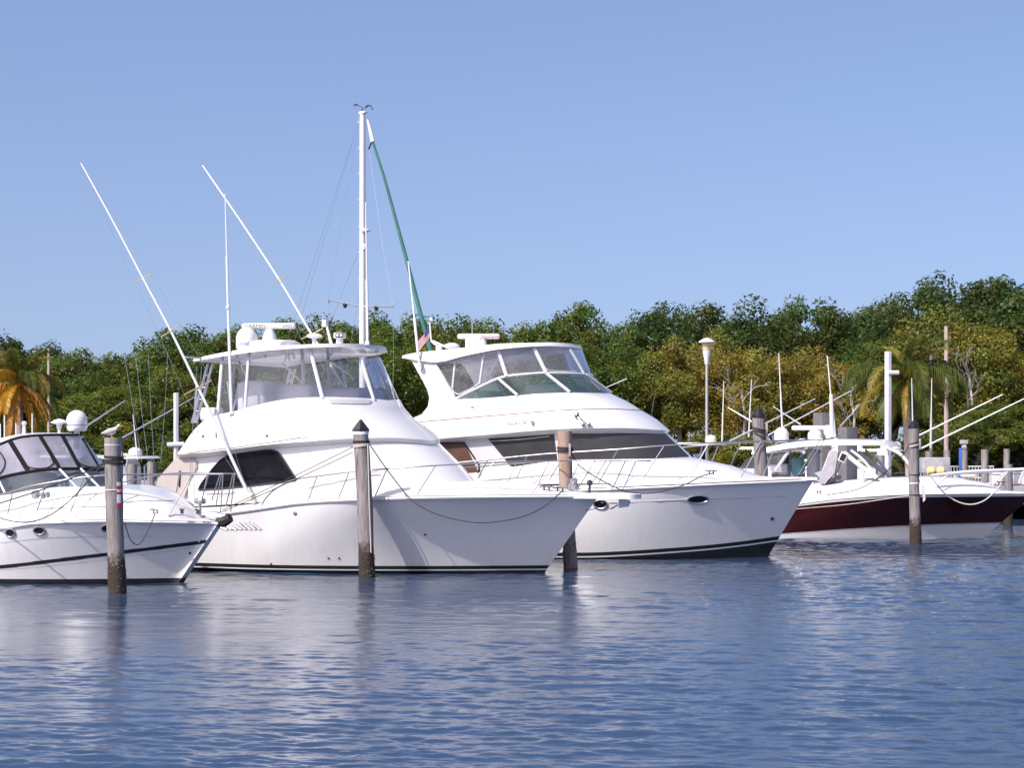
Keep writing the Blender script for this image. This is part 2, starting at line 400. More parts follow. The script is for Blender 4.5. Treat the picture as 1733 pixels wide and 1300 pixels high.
class Hull:
    """topsides lofted from the stem; v(t, d): t height share, d distance aft of the stem"""
    def __init__(s, b, tip, sheer, Bs, Ls, ns, Bw, Lw, nw, Ltot, p=2.0, tm=None, v0=0.0, stem=1.0):
        s.b, s.Bs, s.Ls, s.ns, s.Bw, s.Lw, s.nw, s.Ltot, s.p, s.v0, s.stem = b, Bs, Ls, ns, Bw, Lw, nw, Ltot, p, v0, stem
        s.us1, s.z1 = b.uz(tip[0], tip[1], 0.0); s.sc = curve(sheer)
        s.D = [Ltot * (i / 44) ** 1.5 for i in range(45)]
    def us(s, t): return s.us1 * (max(t, 0) ** s.stem if t > 0 else t)
    def V(s, t, d):
        q = min(max(t, 0), 1) ** s.p
        B = s.Bw + (s.Bs - s.Bw) * q; L = s.Lw + (s.Ls - s.Lw) * q; n = s.nw + (s.ns - s.nw) * q
        return max(s.v0, B * (1 - (1 - min(d / L, 1)) ** n))
    def zs(s, d): u, v = s.us1 - d, s.V(1, d); return s.b.zat(s.sc(s.b.px(u, v)), u, v)
    def pt(s, t, d, side=1, off=0.0): return s.b.L(s.us(t) - d, side * (s.V(t, d) + off), t * s.zs(d))
    def low(s, z, d, side=1, k=1.0, back=0.0): return s.b.L(s.us(0) - d + back, side * s.V(0, d) * k, z)
    def rows(s, tf0, tf1, m, side, off=0.0):
        R = []
        for j in range(m):
            R.append([s.pt(tf0(d) + (tf1(d) - tf0(d)) * j / (m - 1), d, side, off) for d in s.D])
        return R
    def shell(s, tf0, tf1, m, off=0.0):
        mb = MB()
        for sd in (1, -1): mb.grid(s.rows(tf0, tf1, m, sd, off))
        a = s.rows(tf0, tf1, m, 1, off); c = s.rows(tf0, tf1, m, -1, off)
        mb.grid([[r[-1] for r in a], [r[-1] for r in c]])
        if s.v0 > 0: mb.grid([[r[0] for r in a], [r[0] for r in c]])
        return mb
    def d_at(s, px, inset=0.0):
        lo, hi = 0.0, s.Ltot
        for _ in range(40):
            m = (lo + hi) / 2
            if s.b.px(s.us1 - m, s.V(1, m) - inset) > px: lo = m
            else: hi = m
        return lo
    def edge(s, px, py, inset=0.08, side=1, vmin=0.28):
        """point above the sheer line seen at a pixel"""
        d = s.d_at(px, inset); v = max(s.V(1, d) - inset, 0)
        if v < vmin: v = vmin; u = s.b.up(px, v)
        else: u = s.us1 - d
        return s.b.L(u, side * v, s.b.zat(py, u, v))
    def at(s, px, py, off=0.004):
        """point of the near topsides seen at a pixel"""
        best = None
        for i in range(len(s.D) * 3 - 3):
            a = s.D[i // 3]; d = a + (s.D[i // 3 + 1] - a) * (i % 3) / 3
            lo, hi = 0.0, 1.0
            for _ in range(14):
                m = (lo + hi) / 2; q = s.pt(m, d)
                if s.b.pix(q)[1] > py: lo = m
                else: hi = m
            q = s.pt(lo, d); e = abs(s.b.pix(q)[0] - px) + abs(s.b.pix(q)[1] - py)
            if best is None or e < best[0]: best = (e, lo, d)
        _, t, d = best
        q = s.pt(t, d); a = s.pt(t, d + 0.05); c = s.pt(min(t + 0.03, 1), d)
        n = (q - a).cross(c - q).normalized()
        if n.y > 0: n = -n
        return q + n * off, n, (q - a).normalized()
    def deck(s, camber=0.15, inset=0.02, m=13, dz=0.02):
        rows = []
        for j in range(m):
            k = -1 + 2 * j / (m - 1)
            rows.append([s.b.L(s.us1 - d, k * max(0.01, s.V(1, d) - inset), s.zs(d) + dz + camber * (1 - abs(k) ** 2.4) * min(1, d / 2.2)) for d in s.D])
        return MB().grid(rows)
    def rub(s, r=0.03, dz=0.0, t=1.0):
        mb = MB()
        for sd in (1, -1): mb.tube([s.pt(t, d, sd, 0.004) + Vector((0, 0, dz)) for d in s.D], r, 6)
        return mb
# ------------------------------------------------------------------ sport fishing yacht (white, two long outriggers)
def mirror(p): return Vector((p.x, -p.y, p.z))
def tline(h, z): return lambda d: z / h.zs(d)
def one(d): return 1.0

def cap_rows(mb, o, n=49): mb.ngon(o.row(n)); return mb

def antenna(b, parent, px0, py0, px1, py1, v, r0=0.018, r1=0.008, name='whip_antenna', m='whitepaint'):
    a = b.pt(px0, py0, v); c = b.pt(px1, py1, v); mb = MB()
    mb.tube([a, a.lerp(c, .02), a.lerp(c, .03), a.lerp(c, .45), a.lerp(c, .46), c], [r0 * 1.9, r0 * 1.9, r0, r0 * .95, r1 * 1.2, r1], 6)
    return b.part(mb, name, M[m], parent)

def dome(b, name, c, r, h, m='gel', parent=None):
    mb = MB(); pr = [(r * .78, 0), (r * .92, h * .06), (r, h * .16), (r, h * .5)]
    for k in range(1, 8):
        a = k / 7 * math.pi / 2; pr.append((r * math.cos(a), h * .5 + h * .5 * math.sin(a)))
    mb.lathe(pr, c, 28); return b.part(mb, name, M[m], parent)

def cleat(b, c, name='cleat', s=0.16, m='steel'):
    mb = MB(); c = Vector(c)
    mb.tube([c + Vector((-s, 0, .06)), c + Vector((-s * .4, 0, .07)), c + Vector((s * .4, 0, .07)), c + Vector((s, 0, .06))], [.012, .02, .02, .012], 6)
    for k in (-1, 1): mb.tube([c + Vector((k * s * .35, 0, -.02)), c + Vector((k * s * .35, 0, .07))], .016, 6)
    return b.part(mb, name, M[m])

def radar_bar(b, name, c, length, ang, hgt=0.15, dep=0.16, m='gel', parent=None):
    mb = MB(); R = Matrix.Rotation(ang, 3, 'Z')
    mb.box(c, (length, dep, hgt), ax=R, bev=0.055); return b.part(mb, name, M[m], parent)

def build_sportfish():
    b = Boat('sport_fishing_yacht', 'large white sport fishing yacht with two long outriggers and clear flybridge curtains', 'yacht', 921, 40.0, 25, None)
    h = Hull(b, (1014, 842), [(200, 872), (320, 871), (376, 868), (446, 859), (507, 850.5), (603, 844.5), (680, 842), (752, 840.6), (860, 839.6), (981, 839.2), (1014, 839)], 2.5, 5.0, 2.1, 2.42, 6.0, 1.65, 14.5, p=1.9)
    b.hull = h
    hull = b.part(h.shell(tline(h, .165), one, 14), 'hull', M['hullwhite'])
    b.part(h.shell(tline(h, .092), tline(h, .165), 2, 0.002), 'boot_stripe', M['black'])
    b.part(h.shell(tline(h, .066), tline(h, .092), 2), 'white_line', M['hullwhite'])
    mb = MB()
    for sd in (1, -1): mb.grid([[h.low(-.6, d, sd, .7, -.3) for d in h.D], [h.pt(.066 / h.zs(d), d, sd, 0.001) for d in h.D]])
    b.part(mb, 'bottom_paint', M['boot'])
    b.part(h.deck(.26, .02), 'deck', M['deck'])
    b.part(h.rub(.035, -.02), 'rub_rail', M['gel'])
    # pulpit
    zt = h.z1 + .05; pts = []
    ue = b.up(1080, .1)
    for k in range(9): a = -math.pi / 2 + math.pi * k / 8; pts.append((ue - .16 + .16 * math.cos(a), .30 * math.sin(a)))
    ub = h.us1 - 1.1
    poly = [(ub, -.62), (ub + .9, -.38)] + pts + [(ub + .9, .38), (ub, .62)]
    mb = MB(); mb.prism([b.L(u, v, zt - .07) for u, v in poly], (0, 0, .1)); b.part(mb, 'pulpit', M['gel'], angle=50)
    # plough anchor slung under the pulpit
    mb = MB(); c = b.pt(1046, 843, 0)
    q = [b.pt(1048, 838, .0), b.pt(1056, 847, .0), b.pt(1048, 856, .0)]
    mb.tube([b.pt(1020, 842, 0), b.pt(1040, 840, 0), b.pt(1050, 843, 0)], .03, 6)
    mb.prism([b.pt(1047, 841, .14), b.pt(1066, 848, .05), b.pt(1063, 858, .02), b.pt(1047, 860, .14)], (0, .04, 0))
    mb.prism([b.pt(1047, 841, -.14), b.pt(1066, 848, -.05), b.pt(1063, 858, -.02), b.pt(1047, 860, -.14)], (0, .04, 0))
    mb.tube([b.pt(1032, 852, .05), b.pt(1045, 852, .05)], .016, 6); mb.tube([b.pt(1033, 862, .05), b.pt(1046, 855, .05)], .016, 6)
    b.part(mb, 'anchor', M['alu'])
    # deckhouse
    Hb = make_ol(b, 318, 815, 3.0, 1.98, [(318, 858), (420, 852), (503, 847), (640, 839), (740, 832), (815, 828)])
    Hm = make_ol(b, 319, 778, 2.5, 1.95, [(319, 810), (467, 798), (600, 788), (700, 784), (778, 786)])
    Ht = make_ol(b, 320, 742, 2.0, 1.92, [(318, 776), (327, 775.5), (467, 758), (540, 752.5), (600, 749), (660, 748), (742, 752)])
    mb = MB(); mb.grid([Hb.row(), Hm.row(), Ht.row()]); mb.grid([[o(0) for o in (Hb, Hm, Ht)], [o(1) for o in (Hb, Hm, Ht)]])
    b.part(mb, 'deckhouse', M['gel'], angle=60)
    hl = Loft(b, Hm, Ht); hl2 = Loft(b, Hb, Ht)
    win = hl2.patch([(339, 822), (361, 793), (373, 780), (386, 771), (402, 767), (420, 764.7), (462, 762), (469, 764), (474, 768.5), (484, 783)],
                    [(337, 829), (378, 826.5), (428, 821.5), (470, 817), (503, 813)], 30, 8, .012)
    w = b.part(win, 'side_window', M['darkwin'])
    mb = hl2.line([(337, 829), (340, 821), (361, 793), (373, 780), (386, 771), (402, 767), (420, 764.7), (462, 762), (469, 764), (475, 769), (484, 783), (503, 813), (470, 817.3), (428, 822), (378, 827), (337, 829.5)], .02, .012, 70)
    b.part(mb, 'window_frame', M['black'], w)
    # flybridge with overhanging brow
    B0 = make_ol(b, 302, 744, 2.05, 1.95, [(301, 776.5), (327, 775.5), (467, 759), (540, 753.5), (600, 750), (660, 748.5), (742, 753)])
    B1 = make_ol(b, 300, 747, 2.15, 2.14, [(300, 769), (327, 767.5), (462, 752), (540, 745.5), (600, 742), (660, 741), (742, 747)])
    B2 = make_ol(b, 312, 728, 1.95, 2.06, [(312, 751), (340, 747), (467, 735), (540, 729), (600, 726), (660, 725.5), (728, 730)])
    B3 = make_ol(b, 328, 700, 1.7, 1.96, [(328, 728), (400, 721), (467, 715), (540, 710), (600, 707), (650, 706), (700, 706)])
    B4 = make_ol(b, 345, 685, 1.6, 1.88, [(345, 711.5), (418, 702), (492, 690), (546, 687), (600, 688), (640, 690), (684, 694)])
    cp = [(367, 702), (395, 696.5), (418, 690.5), (457, 680.5), (492, 675), (520, 673), (546, 672), (600, 673), (634, 675), (676, 681)]
    B5 = make_ol(b, 367, 677, 1.5, 1.82, cp); B6 = make_ol(b, 369, 675, 1.42, 1.74, cp)
    B7 = make_ol(b, 369, 675, 1.42, 1.74, z=B5(0.3).z - .75)
    mb = MB(); mb.grid([o.row() for o in (B0, B1, B2, B3, B4, B5, B6, B7)]); mb.ngon(B7.row()); mb.ngon(B0.row())
    mb.grid([[o(0) for o in (B0, B1, B2, B3, B4, B5, B6, B7)], [o(1) for o in (B0, B1, B2, B3, B4, B5, B6, B7)]])
    fb = b.part(mb, 'flybridge', M['gel'], angle=55)
    fl = Loft(b, B1, B3)
    b.part(fl.line([(318, 767), (345, 763), (400, 757), (462, 748), (505, 741), (524, 738.5), (512, 743)], .014, .012, 40), 'drip_rail', M['gel'], fb)
    # hardtop
    tp = [(326, 607.5), (360, 600), (398, 593), (440, 588), (494, 584.3), (551, 581.5), (600, 581.5), (637, 586), (656, 592)]
    bt = [(326, 612), (360, 606), (398, 600), (440, 594.5), (494, 590.3), (551, 587.5), (600, 587.5), (637, 592), (656, 597.5)]
    T0 = make_ol(b, 326, 656, 1.5, 1.87, bt, 2.3); T1 = make_ol(b, 328, 653, 1.55, 1.82, tp, 2.3)
    T2 = OL(b, T1.ua + .25, T1.uf - .35, 1.3, 1.5, 2.3, None, lambda u, v: T1(0.27).z + .05 + (u - T1(0.27).x) * .02)
    T2.zf = lambda u, v: b.zat(T1.zc(b.px(u, T1.w)), u, T1.w) + .035
    T3 = OL(b, T0.ua + .2, T0.uf - .25, 1.3, 1.62, 2.3, None, None); T3.zf = lambda u, v: b.zat(T0.zc(b.px(u, T0.w)), u, T0.w) + .03
    mb = MB(); mb.grid([o.row() for o in (T3, T0, T1, T2)]); mb.ngon(T2.row()); mb.ngon(T3.row())
    mb.grid([[o(0) for o in (T3, T0, T1, T2)], [o(1) for o in (T3, T0, T1, T2)]])
    ht = b.part(mb, 'hardtop', M['gel'], angle=50)
    # clear curtains and posts
    ep = [(376, 611), (421, 604.5), (470, 598), (524, 597), (570, 599), (609, 603), (643, 602)]
    E0 = make_ol(b, 369, 676, 1.46, 1.79, cp); E1 = make_ol(b, 377, 644, 1.3, 1.66, ep)
    el = Loft(b, E0, E1)
    mb = MB(); mb.grid([[E0(i / 48).lerp(E1(i / 48), k / 6) for i in range(49)] for k in range(7)])
    b.part(mb, 'clear_curtain', M['vinyl'])
    for (p0, q0), (p1, q1), r in (((369, 701), (377, 611), .042), ((415, 689), (422, 605), .036), ((546, 671), (525, 600), .044), ((632, 675), (609, 611), .044)):
        a = el.at(p0, q0, .01); c = el.at(p1, q1, .01)
        for f in ((lambda p: p), mirror):
            if f is mirror and p0 in (632,): continue
            b.part(MB().tube([f(a) - Vector((0, 0, .05)), f(c) + Vector((0, 0, .1))], r, 8), 'hardtop_post', M['whitepaint'])
    b.part(MB().tube([el.at(377, 613, .01), el.at(400, 609.5, .01), el.at(422, 607, .01), el.at(450, 603, .01)], .035, 6), 'header_bar', M['whitepaint'])
    tray = el.patch([(556, 676), (590, 676), (632, 677.5)], [(558, 681.5), (590, 683), (626, 682.5)], 10, 3, -.02)
    b.part(Loft(b, B4, B5).patch([(555, 675.5), (590, 676.5), (630, 678)], [(560, 683), (590, 684), (624, 684)], 12, 3, .012), 'vent_slot', M['band'], fb)
    # ladder-like aft supports
    for v in (1.7, -1.7):
        mb = MB()
        for (a, c) in (((352, 616), (325, 716)), ((360, 616), (332, 716)), ((333, 655), (329, 716))):
            mb.tube([b.pt(*a, 1.7), b.pt(*c, 1.7)], .03, 6)
        for k in (.2, .4, .6, .8):
            mb.tube([b.pt(352 - 27 * k, 616 + 100 * k, 1.7), b.pt(360 - 28 * k, 616 + 100 * k, 1.7)], .015, 6)
        if v < 0: mb.v = [(x, -y, z) for x, y, z in mb.v]
        b.part(mb, 'aft_support', M['alu'])
    for (a, c, v) in (((401, 606), (418, 640), .9), ((418, 640), (396, 690), .9), ((385, 646), (392, 700), .6), ((404, 648), (394, 700), .6), ((511, 610), (513, 668), -1.4), ((466, 604), (534, 669), -1.3), ((575, 612), (586, 655), -1.2), ((600, 640), (560, 612), -1.4)):
        b.part(MB().tube([b.pt(*a, v), b.pt(*c, v)], .022, 6), 'pipe', M['alu'])
    # seats and helm inside
    for px0, px1, py0, py1, v, nm in ((422, 470, 646, 690, .55, 'helm_seat'), (478, 545, 652, 690, .1, 'companion_seat'), (548, 632, 658, 690, -.5, 'helm_console')):
        u0, z1 = b.uz(px0, py0, v); u1, _ = b.uz(px1, py0, v); _, z0 = b.uz(px0, 705, v)
        mb = MB(); mb.box(b.L((u0 + u1) / 2, v, (z0 + z1) / 2), (u1 - u0, 1.1, z1 - z0), bev=.12); b.part(mb, nm, M['seat'])
    u0, z1 = b.uz(352, 690, .6)
    mb = MB(); mb.box(b.L(u0 + .1, .6, z1 - .15), (.4, .4, .3), bev=.06); b.part(mb, 'cooler_box', M['seat'])
    # roof gear
    base = b.pt(463, 582, .0)
    mb = MB(); mb.lathe([(.62, -.14), (.6, .0), (.48, .06), (.3, .07)], base + Vector((0, 0, .01)), 24); b.part(mb, 'radar_plinth', M['gel'], ht)
    a = b.pt(456, 580, 0); top = b.pt(456, 557, 0)
    mb = MB(); hh = top.z - a.z; mb.lathe([(.175, -.02), (.17, .05), (.15, hh * .45), (.1, hh * .85), (.085, hh)], a, 24); b.part(mb, 'radar_pedestal', M['gel'], ht)
    c = b.pt(454.5, 552, 0); px_m = F / b.lw(c).y
    ang = b.th - .06
    bar = radar_bar(b, 'radar_antenna', c, 92 / px_m, ang, 11.2 / px_m, .14, parent=ht)
    R = Matrix.Rotation(ang, 3, 'Z')
    for txt, off, sz in (('GARMIN', -22 / px_m, .125), ('xHD2', 33 / px_m, .085)):
        text_mesh(txt, sz, M['greytext'], 'lettering', bar, lambda x, y, off=off: c + R @ Vector((x + off, -.074, y)))
    dc = b.pt(417.5, 594, .35); dh = (594 - 553.5) / F * b.lw(dc).y; dr = 18.2 / F * b.lw(dc).y
    dm = dome(b, 'satellite_dome', dc, dr, dh, parent=ht)
    def wrap(x, y):
        an = b.th - math.pi / 2 + (x + .06) / dr
        return dc + Vector((math.cos(an) * (dr + .004), math.sin(an) * (dr + .004), y + dh * .28))
    text_mesh('Intellian', .12, M['bluetext'], 'lettering', dm, wrap)
    a = b.pt(532, 582, .1); t = b.pt(532, 569, .1)
    mb = MB(); mb.tube([a, t], .05, 8); mb.lathe([(.04, -.06), (.16, -.03), (.19, 0), (.15, .04), (.05, .065)], t, 20); b.part(mb, 'gps_antenna', M['gel'], ht)
    mb = MB(); mb.tube([b.pt(561, 582, 0), b.pt(550, 541, 0)], [.035, .025], 6); mb.box(b.pt(550, 547, 0), (.1, .1, .16)); b.part(mb, 'light_mast', M['whitepaint'], ht)
    c = b.pt(575, 568, .1)
    mb = MB(); mb.box(c, (.2, .22, .13), bev=.02); mb.tube([c - Vector((0, 0, .05)), c - Vector((0, 0, .2))], .08, 8); dl = b.part(mb, 'floodlight', M['gel'], ht)
    mb = MB(); fdir = Matrix.Rotation(b.th, 3, 'Z')
    mb.box(c + fdir @ Vector((.0, -.135, .0)), (.17, .02, .1), ax=fdir); b.part(mb, 'lens_panel', M['black'], dl)
    for k in (-.04, .04): b.part(MB().box(c + fdir @ Vector((k, -.148, .0)), (.05, .01, .05), ax=fdir), 'lens', M['silver'], dl)
    antenna(b, None, 392, 702, 386, 520, 1.86, .034, .028); antenna(b, None, 386, 522, 381, 328, 1.86, .026, .012)
    antenna(b, ht, 622, 584, 619, 342, 0.2, .03, .014)
    # outriggers
    def outrigger(path, spreads, v, name='outrigger'):
        p = [b.pt(x, y, vv) for x, y, vv in path]; sp = spline(p, 6); m = len(sp)
        o = b.part(MB().tube(sp, [.04 - .026 * i / (m - 1) for i in range(m)], 8), name, M['outrigger'])
        ends = []
        for (x0, y0, x1, y1) in spreads:
            vv = v + .02
            a, c = b.pt(x0, y0, vv), b.pt(x1, y1, vv)
            b.part(MB().tube([a, c], .013, 6), 'spreader', M['gold'], o); ends.append((a, c))
        for k in (0, 1):
            ln = [p[-1]] + [e[k] for e in reversed(ends)] + [p[0].lerp(p[1], .1)]
            b.part(MB().tube(ln, .0035, 4), 'stay_wire', M['wire'], o)
        return o
    o1 = outrigger([(423, 842, 2.26), (381, 752, 2.28), (334, 653, 2.3), (289, 560, 2.32), (242, 471, 2.34), (190, 372, 2.37), (137, 276, 2.4)], [(312, 668, 358, 644), (272, 571, 306, 550), (228, 479, 256, 463)], 2.32)
    b.part(MB().tube([b.pt(349, 607, 1.7), b.pt(313, 604, 2.3)], .025, 6), 'brace', M['alu'], o1)
    mb = MB(); mb.box(b.pt(423, 842, 2.26), (.14, .1, .18), bev=.02); b.part(mb, 'mount', M['cream'], o1)
    o2 = outrigger([(640, 742, -1.98), (576, 645, -2.03), (527, 565, -2.1), (473, 474, -2.15), (410, 378, -2.2), (343, 280, -2.25)], [(510, 574, 546, 556), (460, 481, 484, 467)], -2.1)
    # rail
    top = [(443, 855), (449, 845), (462, 831), (482, 819), (503, 811), (550, 804.5), (601, 798), (680, 792), (737, 788), (854, 782.5), (955, 780)]
    for sd in (1, -1):
        mb = MB(); pts = [h.edge(x, y, .1, sd) for x, y in top]
        pts += [b.L(b.up(x, .3), sd * .3, b.zat(y, b.up(x, .3), .3)) for x, y in ((1010, 779.5), (1060, 780), (1078, 780.5))]
        mb.tube(spline(pts, 4), .017, 6)
        for (x0, y0), (x1, y1) in (((537, 806), (521, 844)), ((591, 799), (573, 840)), ((655, 794), (634, 838)), ((737, 788), (704, 836)), ((835, 783.5), (792, 834)), ((946, 780), (896, 834))):
            mb.tube([h.edge(x0, y0, .1, sd), h.edge(x1, y1, .1, sd) - Vector((0, 0, .05))], .012, 6)
        for (x0, y0), (x1, y1) in (((1007, 780), (975, 832)), ((1058, 781), (1036, 829))):
            mb.tube([b.L(b.up(x0, .3), sd * .3, b.zat(y0, b.up(x0, .3), .3)), b.L(b.up(x1, .3), sd * .3, b.zat(y1, b.up(x1, .3), .3))], .012, 6)
        b.part(mb, 'bow_rail', M['steel'])
    e = b.up(1078, .3); zz = b.zat(780.5, e, .3)
    b.part(MB().tube([b.L(e, .3, zz), b.L(e + .12, .15, zz), b.L(e + .12, -.15, zz), b.L(e, -.3, zz)], .017, 6), 'bow_rail_end', M['steel'])
    # slanted air vents in the topsides
    for k in range(9):
        x0 = 384 + k * 7.0; x1 = x0 - 2
        xa, ya = 370 + k * 6.6 + 2, 892 - k * 1.6 + (4 if k == 8 else 0); xb, yb = 384 + k * 7.2, 897
        if k >= 6: ya += 2
        p0 = h.at(min(xa, 422), max(ya, 877.5), .003)[0]; p1 = h.at(xb, yb, .003)[0]
        b.part(MB().tube([p0, p0.lerp(p1, .5), p1], .018, 6), 'vent_slat', M['gel']); b.part(MB().tube([p0 + Vector((.045, -.004, 0)), p1 + Vector((.045, -.004, 0))], .009, 5), 'vent_gap_shade', M['greytext'])  # thin dark rod beside each slat: shade between slats put into colour
    for x, y, r in ((498, 869, .045),):
        q, n, _ = h.at(x, y, .0)
        b.part(MB().tube([q, q + n * .012, q + n * .02], [r, r, r * .5], 12), 'drain_fitting', M['steel'])
    b.part(hl2.line([(521, 761), (534, 773), (550, 788)], .004, .003, 8), 'panel_seam', M['band'])
    b.part(Loft(b, B2, B3).line([(366, 733), (366.5, 741)], .02, .01, 4), 'deck_light', M['steel'], fb)
    for x, y in ((452, 737), (344, 762)): b.part(MB().lathe([(.03, -.03), (.035, .0), (.02, .03)], Loft(b, B2, B3).at(x, min(y, 738), .02), 10), 'courtesy_light', M['steel'], fb)
    b.part(hl2.line([(350, 836), (395, 835), (398, 833)], .012, .012, 10), 'grab_rail', M['steel'])
    b.part(MB().tube([hl2.at(x, y, .09) for x, y in ((520, 820), (560, 812), (600, 805), (640, 800))], .014, 6), 'grab_rail', M['steel'])
    for x, y in ((460, 955), (560, 945), (575, 945), (720, 905)):
        q, n, _ = h.at(x, y, 0); b.part(MB().tube([q, q + n * .012], .022, 10), 'through_hull_outlet', M['darkgear'])
    # beige canvas closing the cockpit
    cv = [(302, 770), (314, 774), (326, 775), (332, 782), (333, 792), (324, 808), (311, 843), (262, 846), (262, 816)]
    mb = MB(); mb.prism([b.pt(x, y, 1.97) for x, y in cv], (0, .03, 0)); cu = b.part(mb, 'cockpit_curtain', M['canvas'], smooth=False)
    mb = MB(); mb.tube([b.pt(304.5, 797, 1.985), b.pt(303.2, 824, 1.985)], .018, 5); b.part(mb, 'strap', M['black'], cu)
    mb = MB()
    for x in (321, 329): mb.tube([b.pt(x + 12, 620, 1.96), b.pt(x + 2, 770, 2.0), b.pt(x, 845, 2.05)], .006, 5)
    b.part(mb, 'halyard', M['wire'])
    # deck fittings
    for x, y, v in ((925, 829, .55), (948, 831, .4)): cleat(b, b.pt(x, y, v), m='darkgear')
    mb = MB(); c = b.pt(971, 820, .0); mb.lathe([(.12, -.12), (.11, 0), (.07, .04), (.09, .1), (.05, .13)], c, 16); b.part(mb, 'windlass', M['steel'])
    mb = MB(); c = b.pt(998, 822, .0); mb.tube([c - Vector((0, 0, .15)), c], .025, 6); mb.lathe([(.03, 0), (.06, .03), (.06, .09), (.02, .12)], c, 12); b.part(mb, 'bow_light', M['darkgear'])
    mb = MB(); c = b.pt(655, 829, 1.2); mb.box(c, (1.0, .6, .16), bev=.06); b.part(mb, 'deck_hatch', M['gel'])
    b.part(MB().tube([b.pt(1020, 852, .05), b.pt(1006, 862, .12), b.pt(990, 864, .2)], .008, 5), 'anchor_line', M['ropedark'])
    return b
SF = build_sportfish()

# ------------------------------------------------------------------ flybridge motor yacht (white, black window covers)
def build_motoryacht():
    b = Boat('flybridge_motor_yacht', 'white flybridge motor yacht with black mesh windscreen covers and green tinted flybridge glass', 'yacht', 1299, 45.4, 20, None)
    h = Hull(b, (1378, 812), [(640, 838), (840, 832), (986, 828), (1086, 824), (1150, 821), (1213.6, 818), (1300, 814.5), (1378, 811)], 2.35, 4.6, 2.1, 2.3, 5.0, 1.8, 14.0, p=1.4)
    b.hull = h
    # boot top rises towards the stem
    bc = curve([(700, 944), (939, 936), (1000, 935.5), (1058, 933), (1128, 928.5), (1197, 923), (1260, 916), (1310, 909)])
    tcache = {}
    def tb(off):
        def f(d):
            if (d, off) in tcache: return tcache[(d, off)]
            t = 0.2
            for _ in range(25):
                u, v = h.us(t) - d, h.V(t, d); z = b.zat(bc(b.px(u, v)) + off, u, v); t = 0.5 * t + 0.5 * max(.02, z / h.zs(d))
            tcache[(d, off)] = t; return t
        return f
    b.part(h.shell(tb(0), one, 14), 'hull', M['hullwhite'])
    b.part(h.shell(tb(6), tb(0), 2, .002), 'boot_stripe', M['black'])
    b.part(h.shell(tb(8.5), tb(6), 2), 'white_line', M['hullwhite'])
    mb = MB()
    for sd in (1, -1):
        mb.grid([[h.low(-.6, d, sd, .75, -.1) for d in h.D], [h.low(-.02, d, sd, .98) for d in h.D]] + [[h.pt(tb(8.5)(d) * k, d, sd, .001) for d in h.D] for k in (.35, .7, 1)])
    b.part(mb, 'bottom_paint', M['boot'])
    b.part(h.deck(.16, .02), 'deck', M['deck']); b.part(h.rub(.035, -.03), 'rub_rail', M['gel'])
    # knuckle line at porthole height
    q = [h.at(x, y, .004)[0] for x, y in ((1020, 851), (1060, 850), (1120, 847.5), (1163, 845.5), (1206, 843.5), (1260, 842), (1330, 839))]
    b.part(MB().tube(q, .012, 6), 'knuckle_line', M['band'])
    # coachroof and house
    C0 = make_ol(b, 720, 1312, 4.2, 1.85, [(720, 824), (800, 822), (870, 820), (1050, 818), (1200, 815), (1312, 815)], 1.7)
    C1 = make_ol(b, 722, 1172, 2.3, 1.68, [(720, 802), (789, 801), (864, 790), (920, 782), (968, 778.5), (1050, 777.5), (1110, 776.5), (1172, 774)])
    C2 = make_ol(b, 722, 1130, 1.9, 1.74, [(700, 752), (741, 748.5), (825, 742), (936, 734), (963, 732), (1050, 731.5), (1130, 733)])
    C1m = make_ol(b, 721, 1240, 3.1, 1.76, [(720, 806), (800, 805), (870, 799), (968, 791), (1050, 789), (1150, 787), (1240, 789)], 1.85)
    mb = MB(); mb.grid([C0.row(61), C1m.row(61), C1.row(61)]); b.part(mb, 'coachroof', M['gel'], angle=70)
    mb = MB(); mb.grid([C1.row(61), C2.row(61)]); b.part(mb, 'cabin', M['gel'], angle=60)
    cl = Loft(b, C1, C2)
    w = b.part(cl.patch([(741, 749.5), (786, 749)], [(770, 790), (789, 801), (801, 804), (810, 799)], 10, 7, .01), 'side_window', M['brown'])
    b.part(cl.line([(742, 750), (786, 749.5), (811, 787), (811, 800), (802, 805)], .022, .012, 24), 'window_frame', M['black'], w)
    b.part(cl.line([(741, 751.5), (772, 790)], .03, .02, 8), 'window_trim', M['gel'], w)
    w = b.part(cl.patch([(826, 742.6), (880, 739.5), (938, 735.5)], [(852, 774), (864, 789.5), (871, 791), (910, 784), (943, 778.5)], 18, 6, .012), 'side_window_cover', M['mesh'])
    b.part(cl.line([(828, 747), (880, 744), (930, 738.5)], .012, .03, 12), 'awning_track', M['alu'], w)
    b.part(cl.patch([(964, 734), (1050, 733.5), (1126, 735)], [(968, 777.6), (1050, 776.8), (1110, 776), (1166, 773)], 34, 6, .014), 'windscreen_cover', M['mesh'])
    # brow and flybridge body
    F0 = make_ol(b, 700, 1130, 1.95, 1.8, [(690, 753), (741, 749), (825, 742.5), (936, 734.5), (963, 732.5), (1050, 731.5), (1130, 734)])
    F1 = make_ol(b, 698, 1133, 2.0, 1.96, [(690, 747), (741, 743), (825, 736), (936, 727), (963, 725.5), (1050, 724.5), (1133, 729)])
    F2 = make_ol(b, 706, 1112, 1.85, 1.93, [(700, 729), (741, 726), (852, 717), (960, 709), (1020, 707), (1112, 710)])
    F3 = make_ol(b, 712, 1086, 1.7, 1.86, [(711, 714), (760, 710), (852, 702), (960, 694), (1020, 692), (1086, 694.5)])
    F4 = make_ol(b, 716, 1062, 1.6, 1.82, [(716, 700), (760, 691), (820, 686), (876, 681.5), (964, 677), (1020, 677), (1062, 680)])
    wp = [(724, 690), (772, 676), (800, 675), (876, 669.5), (920, 666), (964, 664.5), (1000, 665), (1036, 666)]
